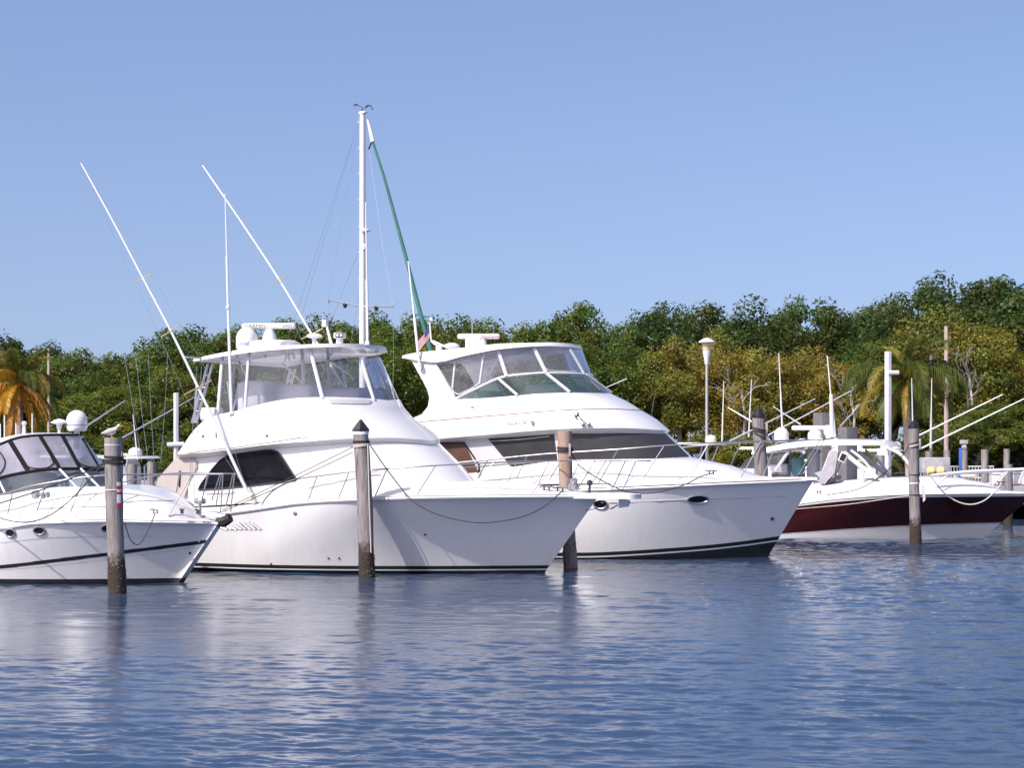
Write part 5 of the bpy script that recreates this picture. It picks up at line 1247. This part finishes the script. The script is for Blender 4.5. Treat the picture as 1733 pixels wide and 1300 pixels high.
small_boat('small white console boat half hidden behind the beige cockpit curtain', 345, 72, 24, 8, 2.6, 2.1, engines=3, gear=(('dome', .5, 0),))
small_boat('white console boat with faded yellow motor covers beyond the flybridge yacht bow', 1330, 68, 26, 8, 2.6, 2.62, outr=(((1272, 714), (1232, 690)), ((1235, 747), (1380, 675))), ant=(((1222, 747), (1225, 645)), ((1267, 740), (1272, 643))), cowl='yellow', engines=3, gear=(('dome', -.9, .3), ('cream', .7, -.2)))
small_boat('white boat with crossed outrigger poles right behind the maroon boat windscreen', 1500, 72, 24, 9, 2.8, 2.45, outr=(((1355, 719), (1308, 688)), ((1300, 737), (1440, 662)), ((1422, 722), (1456, 685))), cowl='gel', engines=3)
small_boat('white console boat with two long raised outriggers right of the slender piling', 1665, 70, 22, 9, 2.8, 2.38, outr=(((1556, 737), (1697, 668)), ((1560, 759), (1740, 672))), ant=(((1575, 758), (1577, 640)), ((1545, 745), (1543, 640))), gear=(('dome', -1.2, .2), ('bar', -.4, .2), ('cream', .6, .2), ('cream', .9, -.2)), engines=2)
small_boat('white open boat lying low along the far quay behind the lamp post', 1230, 78, 30, 8, 2.6, None, engines=2, cowl='darkgear')
small_boat('white open boat with grey motors between the concrete columns and the tall lift post', 1560, 80, 28, 8, 2.6, 1.9, engines=3, cowl='greyvinyl')

# ------------------------------------------------------------------ land, pier, water
def slab(name, x0, x1, y0, y1, z0, z1, m, label=None, cat=None, kind='structure'):
    mb = MB(); mb.box(((x0 + x1) / 2, (y0 + y1) / 2, (z0 + z1) / 2), (x1 - x0, y1 - y0, z1 - z0)); o = mb.build(name, m, smooth=False); return tagset(o, label, cat, None, kind)
M['earth'] = mat('leaf_litter_ground', (0.07, 0.06, 0.04), .95, noise=.4, nscale=.8, bump=.6, bscale=3)
slab('ground', -900, 900, 94, 3000, -2, .72, M['earth'])
slab('quay', -120, 120, 88, 94.004, -2, .85, M['concrete'])
slab('pier', XX(1560, 67), 60, 67, 88.004, .55, .98, M['concrete'])

def water_mesh():
    rng = np.random.default_rng(7)
    nr, nc = 1250, 900
    y = 12.5 * (11.0) ** (np.arange(nr) / (nr - 1)); s = np.linspace(-1, 1, nc)
    yy = np.repeat(y[:, None], nc, 1); xx = s[None, :] * (yy * .36 + 7.0)
    dy = np.gradient(y)[:, None]
    z = np.zeros_like(xx)
    # slow patches of stronger and weaker ripple
    pat = np.zeros_like(xx)
    for _ in range(14):
        l = rng.uniform(5, 22); a = rng.uniform(0, 2 * math.pi); pat += np.sin(2 * math.pi / l * (xx * math.cos(a) * .55 + yy * math.sin(a) * .8) + rng.uniform(0, 6.3))
    pat = 1.0 + .22 * pat / 2.0
    for i in range(150):
        l = .11 * (2.2 / .11) ** (rng.random() ** 1.75)
        a = math.radians(rng.normal(84, 21) if i % 4 else rng.normal(84, 45)); k = 2 * math.pi / l
        slope = .0142 if l < .4 else .0142 * (l / .4) ** (-.6)
        amp = slope / k
        att = np.clip((l / dy - 2.0) / 1.5, 0, 1)
        ph = k * (xx * math.cos(a) + yy * math.sin(a)) + rng.uniform(0, 6.3) + .9 * np.sin(.35 * xx * math.sin(a + 1) + .3 * yy + i)
        w = np.sin(ph); z += amp * att * (w + .22 * np.cos(2 * ph)) * (pat if l < 1.2 else 1)
    co = np.stack([xx, yy, z], -1).reshape(-1, 3)
    idx = np.arange(nr * nc).reshape(nr, nc)
    q = np.stack([idx[:-1, :-1], idx[:-1, 1:], idx[1:, 1:], idx[1:, :-1]], -1).reshape(-1, 4)
    # calm sheet continuing in all directions outside the rippled part
    n0 = len(co); xl0, xl1 = xx[0, 0], xx[-1, 0]; xr0, xr1 = xx[0, -1], xx[-1, -1]
    ext = np.array([(-900, -300, 0), (900, -300, 0), (900, y[-1], 0), (-900, y[-1], 0), (xl0, y[0], 0), (xr0, y[0], 0), (xl1, y[-1], 0), (xr1, y[-1], 0), (-900, y[0], 0), (900, y[0], 0)])
    co = np.vstack([co, ext]); e = n0
    q = np.vstack([q, [[e, e + 1, e + 9, e + 8], [e + 8, e + 4, e + 6, e + 3], [e + 5, e + 9, e + 2, e + 7]]])
    me = bpy.data.meshes.new('water'); me.vertices.add(len(co)); me.vertices.foreach_set('co', co.ravel())
    me.loops.add(len(q) * 4); me.loops.foreach_set('vertex_index', q.ravel().astype(np.int32))
    me.polygons.add(len(q)); me.polygons.foreach_set('loop_start', np.arange(0, len(q) * 4, 4, dtype=np.int32)); me.polygons.foreach_set('loop_total', np.full(len(q), 4, dtype=np.int32))
    me.update(); me.polygons.foreach_set('use_smooth', np.ones(len(q), dtype=bool))
    m = bpy.data.materials.new('sea_water'); m.use_nodes = True; t = m.node_tree; p = t.nodes['Principled BSDF']
    p.inputs['Base Color'].default_value = (.026, .05, .098, 1); p.inputs['Roughness'].default_value = .045; p.inputs['IOR'].default_value = 1.333
    tc = t.nodes.new('ShaderNodeTexCoord'); mp = t.nodes.new('ShaderNodeMapping'); mp.inputs['Scale'].default_value = (13, 30, 1); t.links.new(tc.outputs['Object'], mp.inputs[0])
    nz = t.nodes.new('ShaderNodeTexNoise'); nz.inputs['Scale'].default_value = 1.0; nz.inputs['Detail'].default_value = 5; nz.inputs['Roughness'].default_value = .62; t.links.new(mp.outputs[0], nz.inputs['Vector'])
    b = t.nodes.new('ShaderNodeBump'); b.inputs['Strength'].default_value = .2; b.inputs['Distance'].default_value = .012; t.links.new(nz.outputs[0], b.inputs['Height']); t.links.new(b.outputs[0], p.inputs['Normal'])
    me.materials.append(m)
    o = bpy.data.objects.new('water', me); COL.objects.link(o); tagset(o, kind='structure')
water_mesh()

# ------------------------------------------------------------------ trees
def leaf_mat(name, rough=.5):
    m = bpy.data.materials.new(name); m.use_nodes = True; t = m.node_tree; t.nodes.clear()
    o = t.nodes.new('ShaderNodeOutputMaterial'); oi = t.nodes.new('ShaderNodeObjectInfo'); at = t.nodes.new('ShaderNodeAttribute'); at.attribute_name = 'tint'
    mx = t.nodes.new('ShaderNodeMix'); mx.data_type = 'RGBA'; mx.blend_type = 'MULTIPLY'; mx.inputs[0].default_value = 1
    t.links.new(oi.outputs['Color'], mx.inputs[6]); t.links.new(at.outputs['Color'], mx.inputs[7])
    d = t.nodes.new('ShaderNodeBsdfDiffuse'); tl = t.nodes.new('ShaderNodeBsdfTranslucent'); g = t.nodes.new('ShaderNodeBsdfGlossy'); g.inputs['Roughness'].default_value = .42; g.inputs[0].default_value = (.9, .95, 1, 1)
    t.links.new(mx.outputs[2], d.inputs[0]); t.links.new(mx.outputs[2], tl.inputs[0])
    a = t.nodes.new('ShaderNodeMixShader'); a.inputs[0].default_value = .48; t.links.new(d.outputs[0], a.inputs[1]); t.links.new(tl.outputs[0], a.inputs[2])
    b = t.nodes.new('ShaderNodeMixShader'); b.inputs[0].default_value = .012; t.links.new(a.outputs[0], b.inputs[1]); t.links.new(g.outputs[0], b.inputs[2]); t.links.new(b.outputs[0], o.inputs[0])
    return m
M['leaf'] = leaf_mat('leaves')
def quads_mesh(name, V, tint, m):
    n = len(V); me = bpy.data.meshes.new(name); me.vertices.add(n * 4); me.vertices.foreach_set('co', V.reshape(-1))
    me.loops.add(n * 4); me.loops.foreach_set('vertex_index', np.arange(n * 4, dtype=np.int32)); me.polygons.add(n)
    me.polygons.foreach_set('loop_start', np.arange(0, n * 4, 4, dtype=np.int32)); me.polygons.foreach_set('loop_total', np.full(n, 4, dtype=np.int32)); me.update()
    at = me.color_attributes.new('tint', 'FLOAT_COLOR', 'CORNER'); c = np.repeat(np.concatenate([tint, np.ones((n, 1))], 1), 4, 0); at.data.foreach_set('color', c.ravel().astype(np.float32))
    me.materials.append(m); return me
def crown_mesh(seed, R=4.0, z0=1.6, z1=10.0, ncl=115, per=270, leaf=(.075, .165), warm=.0):
    g = np.random.default_rng(seed); Vs, Ts = [], []
    zc, hz = (z0 + z1) / 2, (z1 - z0) / 2
    for i in range(ncl):
        while True:
            d = g.normal(size=3); d /= np.linalg.norm(d)
            if d[2] > -.75: break
        rr = g.uniform(.62, 1.02) if i > ncl * .2 else g.uniform(.2, .6)
        lump = 1 + .16 * math.sin(3 * math.atan2(d[1], d[0]) + seed) + .1 * math.sin(5 * d[2] + seed * 2)
        c = np.array([d[0] * R * rr * lump, d[1] * R * rr * lump, zc + d[2] * hz * rr * (1 + .08 * math.sin(seed + 4 * d[0]))])
        cr = g.uniform(.45, 1.15); n = int(per * cr ** 1.3)
        p = g.normal(size=(n, 3)); p /= np.linalg.norm(p, axis=1)[:, None]; p[:, 2] = p[:, 2] * .8 + .25
        pos = c + p * cr * g.uniform(.55, 1.05, (n, 1)) * np.array([.95, .95, 1.1])
        nr = p + g.normal(size=(n, 3)) * .55 + np.array([0, 0, .35]); nr /= np.linalg.norm(nr, axis=1)[:, None]
        ref = g.normal(size=(n, 3)); a = np.cross(nr, ref); a /= np.linalg.norm(a, axis=1)[:, None]; b = np.cross(nr, a)
        s = g.uniform(*leaf, (n, 1)); a = a * s; b = b * s * g.uniform(.45, .7, (n, 1))
        Vs.append(np.stack([pos - a, pos - b * .9 + a * .1, pos + a, pos + b * .9 + a * .1], 1))
        cl = g.uniform(.72, 1.28); v = cl * g.uniform(.78, 1.25, (n, 1)); hue = g.normal(0, .06, (n, 1)) + g.normal(0, .13) + warm
        Ts.append(np.concatenate([v * (1 + hue), v, v * (1 - hue * .6)], 1))
    # tufts standing above the outline
    return quads_mesh('crown', np.concatenate(Vs).astype(np.float32), np.clip(np.concatenate(Ts), 0.05, 3), M['leaf'])
def trunk_mesh(seed, h=8.0, r=.2, m='bark', spread=2.6, n=7):
    g = random.Random(seed); mb = MB(); top = Vector((g.uniform(-.4, .4), g.uniform(-.4, .4), h * .62))
    mb.tube(spline([(0, 0, -.6), (g.uniform(-.2, .2), 0, h * .3), top], 4), [r * 1.3 - r * .07 * i for i in range(9)], 8)
    for i in range(n):
        a = 2 * math.pi * i / n + g.random(); k = g.uniform(.35, 1.0); s = Vector((0, 0, 0)).lerp(top, k)
        e = s + Vector((math.cos(a) * spread * g.uniform(.6, 1.1), math.sin(a) * spread * g.uniform(.6, 1.1), h * g.uniform(.18, .36)))
        mb.tube([s, s.lerp(e, .5) + Vector((0, 0, .25)), e], [r * .5, r * .35, r * .12], 6)
    o = mb.build('trunk', M[m]); me = o.data; bpy.data.objects.remove(o); return me
CROWNS = [crown_mesh(100 + i) for i in range(5)]
BUSHES = [crown_mesh(200 + i, R=2.6, z0=.2, z1=4.2, ncl=52, per=230, leaf=(.07, .15)) for i in range(3)]
SPARSE = [crown_mesh(300 + i, ncl=95, per=210, leaf=(.07, .15)) for i in range(3)]
TRUNKS = [trunk_mesh(i, m='bark' if i % 2 else 'palebark') for i in range(4)]
def top_of(me):
    a = np.empty(len(me.vertices) * 3, dtype=np.float32); me.vertices.foreach_get('co', a); return float(np.percentile(a[2::3], 99.7))
TOPS = {m.name: top_of(m) for m in CROWNS + BUSHES + SPARSE}
rt_ = random.Random(5)
def tree(label, px, ytop, Y, col, wide=1.0, kind=0, group=None, cat='tree', name='broadleaf_tree'):
    zt = ZZ(ytop, Y); pool, h0 = (CROWNS, 10.3) if kind == 0 else (SPARSE, 10.3) if kind == 2 else (BUSHES, 4.4)
    me = rt_.choice(pool); h0 = TOPS[me.name]
    s = (zt - .72) / h0; o = thing(name, label, cat, Vector((XX(px, Y), Y, .72)), rt_.uniform(0, 6.28), group)
    c = bpy.data.objects.new('crown', me); COL.objects.link(c); c.parent = o
    wx = max(.75, min(1.35, (.55 + .45 * s) * wide)) if kind != 1 else s * wide
    c.scale = (wx * rt_.uniform(.85, 1.2), wx * rt_.uniform(.85, 1.15), s * rt_.uniform(.97, 1.02)); v = rt_.uniform(.85, 1.15); c.color = (col[0] * v * rt_.uniform(.92, 1.08), col[1] * v, col[2] * v, 1)
    t = bpy.data.objects.new('trunk', rt_.choice(TRUNKS)); COL.objects.link(t); t.parent = o; t.scale = (wx, wx, s * (1 if kind != 1 else .45))
    return o
GRN, DGRN, LGRN, OCH, OLV = (.102, .132, .024), (.072, .098, .022), (.122, .152, .027), (.235, .195, .036), (.18, .178, .03)
back = [(-300, 545, GRN, 'farthest out beyond the left edge of the picture'), (-230, 555, DGRN, 'well beyond the left edge of the picture'), (-150, 552, GRN, 'outside the left edge of the picture'), (-75, 560, DGRN, 'beyond the left edge of the orange palm'), (15, 572, DGRN, 'rising behind the orange palm'), (70, 582, DGRN, 'right behind the thin grey pole'), (128, 598, GRN, 'behind the satellite dome of the cruiser'), (190, 607, GRN, 'in the dip of the skyline above the gull'),
        (238, 598, GRN, 'between the gull and the white lift post'), (292, 580, GRN, 'left of the near outrigger'), (345, 556, GRN, 'behind the near outrigger'), (410, 553, GRN, 'behind the radar dome of the sport fishing yacht'), (476, 547, GRN, 'between the two outriggers'), (545, 541, GRN, 'left of the white mast'),
        (612, 540, LGRN, 'directly behind the white mast'), (680, 545, LGRN, 'behind the green furled sail'), (735, 540, LGRN, 'just right of the small flag'), (800, 548, LGRN, 'above the radar of the flybridge yacht'), (868, 553, GRN, 'above the flybridge hardtop'), (930, 548, GRN, 'just right of the flybridge hardtop'), (988, 518, LGRN, 'forming a rounded crest right of the flybridge'),
        (1050, 550, GRN, 'in the notch right of the rounded crest'), (1100, 533, DGRN, 'left of the lamp post'), (1160, 525, DGRN, 'behind the lamp post'), (1225, 518, DGRN, 'just right of the lamp post'), (1285, 528, DGRN, 'above the leftmost whip aerials'), (1340, 508, DGRN, 'with a pointed top above the ochre trees'), (1400, 516, DGRN, 'above the crossed outrigger poles'),
        (1455, 530, DGRN, 'left above the green palm'), (1512, 500, DGRN, 'right above the green palm'), (1570, 482, DGRN, 'left of the tall brown pole top'), (1630, 478, DGRN, 'right of the tall brown pole top'), (1695, 474, DGRN, 'near the right edge of the skyline'), (1765, 466, DGRN, 'cut by the right edge of the picture'), (1840, 470, DGRN, 'outside the right edge of the picture'), (1920, 475, GRN, 'well beyond the right edge of the picture'), (2000, 480, DGRN, 'farthest out beyond the right edge of the picture')]
for i, (px, y, c, lab) in enumerate(back):
    tree(('dark green' if c is DGRN else 'mid green' if c is GRN else 'light green') + ' tree on the skyline ' + lab, px, y - 1, 126 + (i % 3) * 3, c, 1.05, 0, 'trees along the skyline')
front = [(-50, 640, GRN, 'left of the orange palm'), (45, 640, DGRN, 'behind the orange palm fronds'), (120, 640, GRN, 'behind the cruiser dome'), (180, 655, LGRN, 'behind the gull'), (235, 648, LGRN, 'behind the thin rigging lines'), (290, 625, GRN, 'behind the left lift post'), (360, 600, GRN, 'behind the outrigger base'), (440, 598, GRN, 'behind the left flybridge curtains'), (515, 585, LGRN, 'behind the middle flybridge curtain'),
         (590, 590, LGRN, 'behind the mast foot'), (660, 585, LGRN, 'in the gap between the two flybridges'), (725, 590, LGRN, 'behind the radar arch'), (1010, 585, GRN, 'right of the flybridge glass'), (1065, 600, LGRN, 'above the black windscreen cover')]
for i, (px, y, c, lab) in enumerate(front):
    tree(('dark green' if c is DGRN else 'mid green' if c is GRN else 'light green') + ' tree in the front row ' + lab, px, y, 113 + (i % 3) * 2, c, 1.0, 0, 'trees in the front row')
ochre = [(1105, 600, OLV, 'olive tree just left of the lamp post'), (1150, 572, OCH, 'ochre tree touching the lamp post'), (1215, 565, OCH, 'ochre tree with pale bare limbs right of the lamp post'), (1268, 585, OCH, 'broad ochre tree behind the black cone capped piling'), (1325, 600, OCH, 'ochre tree behind the tall whip aerial'), (1378, 590, OCH, 'ochre tree above the square concrete columns'), (1432, 605, OCH, 'brownish ochre tree touching the green palm'),
         (1500, 575, GRN, 'mid green tree directly behind the green palm'), (1560, 560, DGRN, 'dark tree between the green palm and the brown pole'), (1625, 545, OLV, 'olive tree right of the brown pole'), (1675, 560, OLV, 'olive tree behind the raised outriggers'), (1735, 590, OCH, 'yellowish tree at the right edge'), (1600, 515, OLV, 'yellow topped tree high behind the brown pole'), (1655, 690, LGRN, 'low bright green tree over the dock pilings'), (1720, 680, LGRN, 'low bright green tree at the far right edge'), (1810, 600, OLV, 'olive tree outside the right edge of the picture'), (1900, 610, GRN, 'green tree well outside the right edge of the picture')]
for i, (px, y, c, lab) in enumerate(ochre):
    tree(lab, px, y, (112 if y < 620 else 98) + (i % 3) * 2, c, .85 if y < 620 else 1.1, 2 if c is OCH or c is OLV else 0, 'trees by the right shore')
for i, px in enumerate((-40, 30, 95, 150, 205, 262, 320, 385, 700, 760, 1100, 1165, 1225, 1290, 1350, 1410, 1470, 1540, 1600, 1660, 1720, 1790)):
    nm = ('orange palm', 'orange palm trunk', 'cruiser enclosure', 'cruiser dome', 'gull topped piling', 'white lift post', 'beige curtain', 'flybridge aft end', 'radar arch', 'arch leg gap', 'yacht foredeck', 'lamp post foot', 'yellow motor covers', 'cone capped piling', 'maroon boat radome', 'concrete columns', 'tall lift post', 'slender piling', 'brown pole foot', 'blue pedestal', 'white dock boxes', 'right picture edge')[i]
    tree('low leafy bush on the shore behind the ' + nm, px, 728 + (i * 37) % 26, 101 + i % 3, (GRN, LGRN, DGRN)[i % 3] if px < 1150 or px > 1450 else (OLV, OCH, GRN)[i % 3], 1.25, 1, 'bushes along the shore', 'bush', 'shore_bush')
# pale bare limbs showing through
def bare_tree(label, pts, Y, seed):
    c = P(*pts[0], Y); o = thing('bare_tree', label, 'tree', Vector((c.x, Y, .72))); g = random.Random(seed)
    base = Vector((0, 0, -.2)); 
    def br(p, d, L, r, lev):
        mid = p + d * L * .5 + Vector((g.uniform(-.15, .15), 0, g.uniform(-.1, .15))) * L; e = p + d * L
        MBt.tube([p, mid, e], [r, r * .8, r * .55], 5)
        if lev:
            for k in range(3): 
                q = (d + Vector((g.uniform(-.8, .8), g.uniform(-.5, .3), g.uniform(-.35, .6)))).normalized(); br(p.lerp(e, g.uniform(.5, 1)), q, L * g.uniform(.5, .75), r * .5, lev - 1)
    MBt = MB(); h = ZZ(pts[1][1], Y) - .72; MBt.tube([base, Vector((.2, 0, h * .5)), Vector((0, 0, h * .7))], [.1, .07, .06], 6); MBt.build('trunk', M['palebark'], o)
    for k in range(4):
        MBt = MB(); br(Vector((0, -.1, h * (.45 + .08 * k))), Vector((g.uniform(-.8, .8), -.5, g.uniform(.4, 1))).normalized(), h * .2, .045, 2); MBt.build('branch', M['palebark'], o)
bare_tree('bare pale branched tree in the ochre growth right of the lamp post', [(1255, 790), (1255, 600)], 109.5, 3)
bare_tree('bare pale branched tree among olive leaves right of the brown pole', [(1640, 790), (1640, 560)], 109, 9)
bare_tree('bare grey twigs between the ochre trees and the green palm', [(1440, 790), (1440, 610)], 108.5, 14)

# ------------------------------------------------------------------ palms
def frond_mesh(seed, L=3.4, el=.9, droop=1.9, hang=.6, leaf=.75, brown=0.0):
    g = np.random.default_rng(seed); n = 64; p = np.zeros(3); pts = [p.copy()]; dirs = []
    for i in range(n):
        s = i / n; a = el - droop * s ** 1.15; d = np.array([math.cos(a), .06 * math.sin(seed + 3 * s), math.sin(a)]); d /= np.linalg.norm(d); dirs.append(d); p = p + d * L / n; pts.append(p.copy())
    V, T = [], []
    def quad(a, b, c, d, t): V.append([a, b, c, d]); T.append(t)
    for i in range(n):
        w = .035 * (1 - i / n) + .006; sd = np.array([0, 1, 0]); t = (1.6, 1.25, .5)
        quad(pts[i] - sd * w, pts[i] + sd * w, pts[i + 1] + sd * w * .9, pts[i + 1] - sd * w * .9, t)
    for i in range(4, n):
        s = i / n; ln = leaf * (math.sin(math.pi * min(1, .12 + s * .82)) ** .6) * g.uniform(.85, 1.1); d = dirs[i]
        for sg in (-1, 1):
            up = np.cross(d, np.array([0, 1, 0])) * -1
            if up[2] < 0: up = -up
            out = np.array([0, sg, 0]) * (1 - hang * .55) + d * .55 + up * .12 + g.normal(0, .06, 3); out /= np.linalg.norm(out)
            q0 = pts[i]; q1 = q0 + out * ln * .45; dn = out * (1 - hang) + np.array([0, 0, -1]) * hang * 1.4; dn /= np.linalg.norm(dn); q2 = q1 + dn * ln * .6
            w = d * .026; v = g.uniform(.7, 1.35); t = (v * (1 + brown * g.uniform(0, .6)), v, v * (1 - .3 * brown))
            quad(q0 - w, q0 + w, q1 + w * 1.2, q1 - w * 1.2, t); quad(q1 - w * 1.2, q1 + w * 1.2, q2 + w * .15, q2 - w * .15, t)
    return quads_mesh('frond', np.array(V, dtype=np.float32), np.array(T), M['leaf'])
def palm(label, px, yc, Y, fronds, trunk_r=.16):
    zt = ZZ(yc, Y) - .72; o = thing('palm_tree', label, 'palm', Vector((XX(px, Y), Y, .72)))
    MB().tube(spline([(.25, 0, -.4), (.1, 0, zt * .5), (0, 0, zt)], 6), [trunk_r * 1.25 - trunk_r * .025 * i for i in range(13)], 10).build('trunk', M['polewood'], o)
    for i, (az, me, sc, col) in enumerate(fronds):
        f = bpy.data.objects.new('frond', me); COL.objects.link(f); f.parent = o; f.location = (0, 0, zt + .05 * (i % 4)); f.rotation_euler = (0, 0, az); f.scale = (sc, sc, sc); f.color = (*col, 1)
ga = 2.39996
UP = frond_mesh(1, 3.1, 1.3, 1.3, .4, .8); MID = frond_mesh(2, 3.7, .8, 2.2, .8, 1.0); LOW = frond_mesh(3, 3.6, .1, 1.6, .8, 1.0); SKIRT = frond_mesh(6, 3.0, -.75, .7, .85, .6, .4); DEAD = frond_mesh(4, 2.9, -.3, 1.15, .8, .5, .5); ARCH = frond_mesh(5, 3.9, 1.0, 2.6, .9, 1.15)
PG, PY, PO, PB = (.105, .13, .03), (.25, .21, .042), (.50, .29, .035), (.36, .2, .05)
fr = []
for i in range(7): fr.append((i * ga, UP, .95 + .06 * (i % 3), PG if i % 3 else PY))
for i in range(9): fr.append((i * ga + .6, (MID, ARCH)[i % 2], .95 + .05 * (i % 3), PG if i % 4 else PY))
for i in range(7): fr.append((i * ga + 1.7, LOW, .95, PG if i % 3 else PY))
fr += [(0.15, ARCH, 1.05, PG), (3.0, ARCH, 1.1, PG), (3.3, MID, 1.05, PG), (-1.4, MID, .8, PY), (-.2, MID, 1.05, PG)]
for i in range(8): fr.append((i * .85 + .3, DEAD, .95, (PG, PG, PY)[i % 3]))
fr = [(a, m_, k * .88, c) for a, m_, k, c in fr]
palm('tall green coconut palm with arching fronds behind the white lift post', 1532, 648, 84, fr)
fl_ = []
for i in range(8): fl_.append((i * ga, UP, .75 + .06 * (i % 3), (PY, PY, PG)[i % 3]))
for i in range(5): fl_.append((i * 1.3 + .4, MID, .8, (PY, PO)[i % 2]))
for i in range(9): fl_.append((i * ga + .5, (MID, LOW)[i % 2], .78, (PY, PO, PG)[i % 3]))
for i in range(9): fl_.append((i * ga + .2, DEAD, .85 + .07 * (i % 3), (PO, PO, PB)[i % 3]))
for i in range(7): fl_.append((i * .9 + .1, SKIRT, 1.0 + .06 * (i % 3), (PO, PY, PB)[i % 3]))
fl_ = [(a, m_, k * .84, c) for a, m_, k, c in fl_]
palm('palm with yellow and drooping orange fronds at the left edge', 30, 652, 80, fl_)
fs = [(i * ga, (LOW, MID)[i % 2], .5, (PG, PY)[i % 2]) for i in range(10)]
palm('small low palm seen beneath the maroon boat hardtop', 1475, 790, 87, fs, .1)
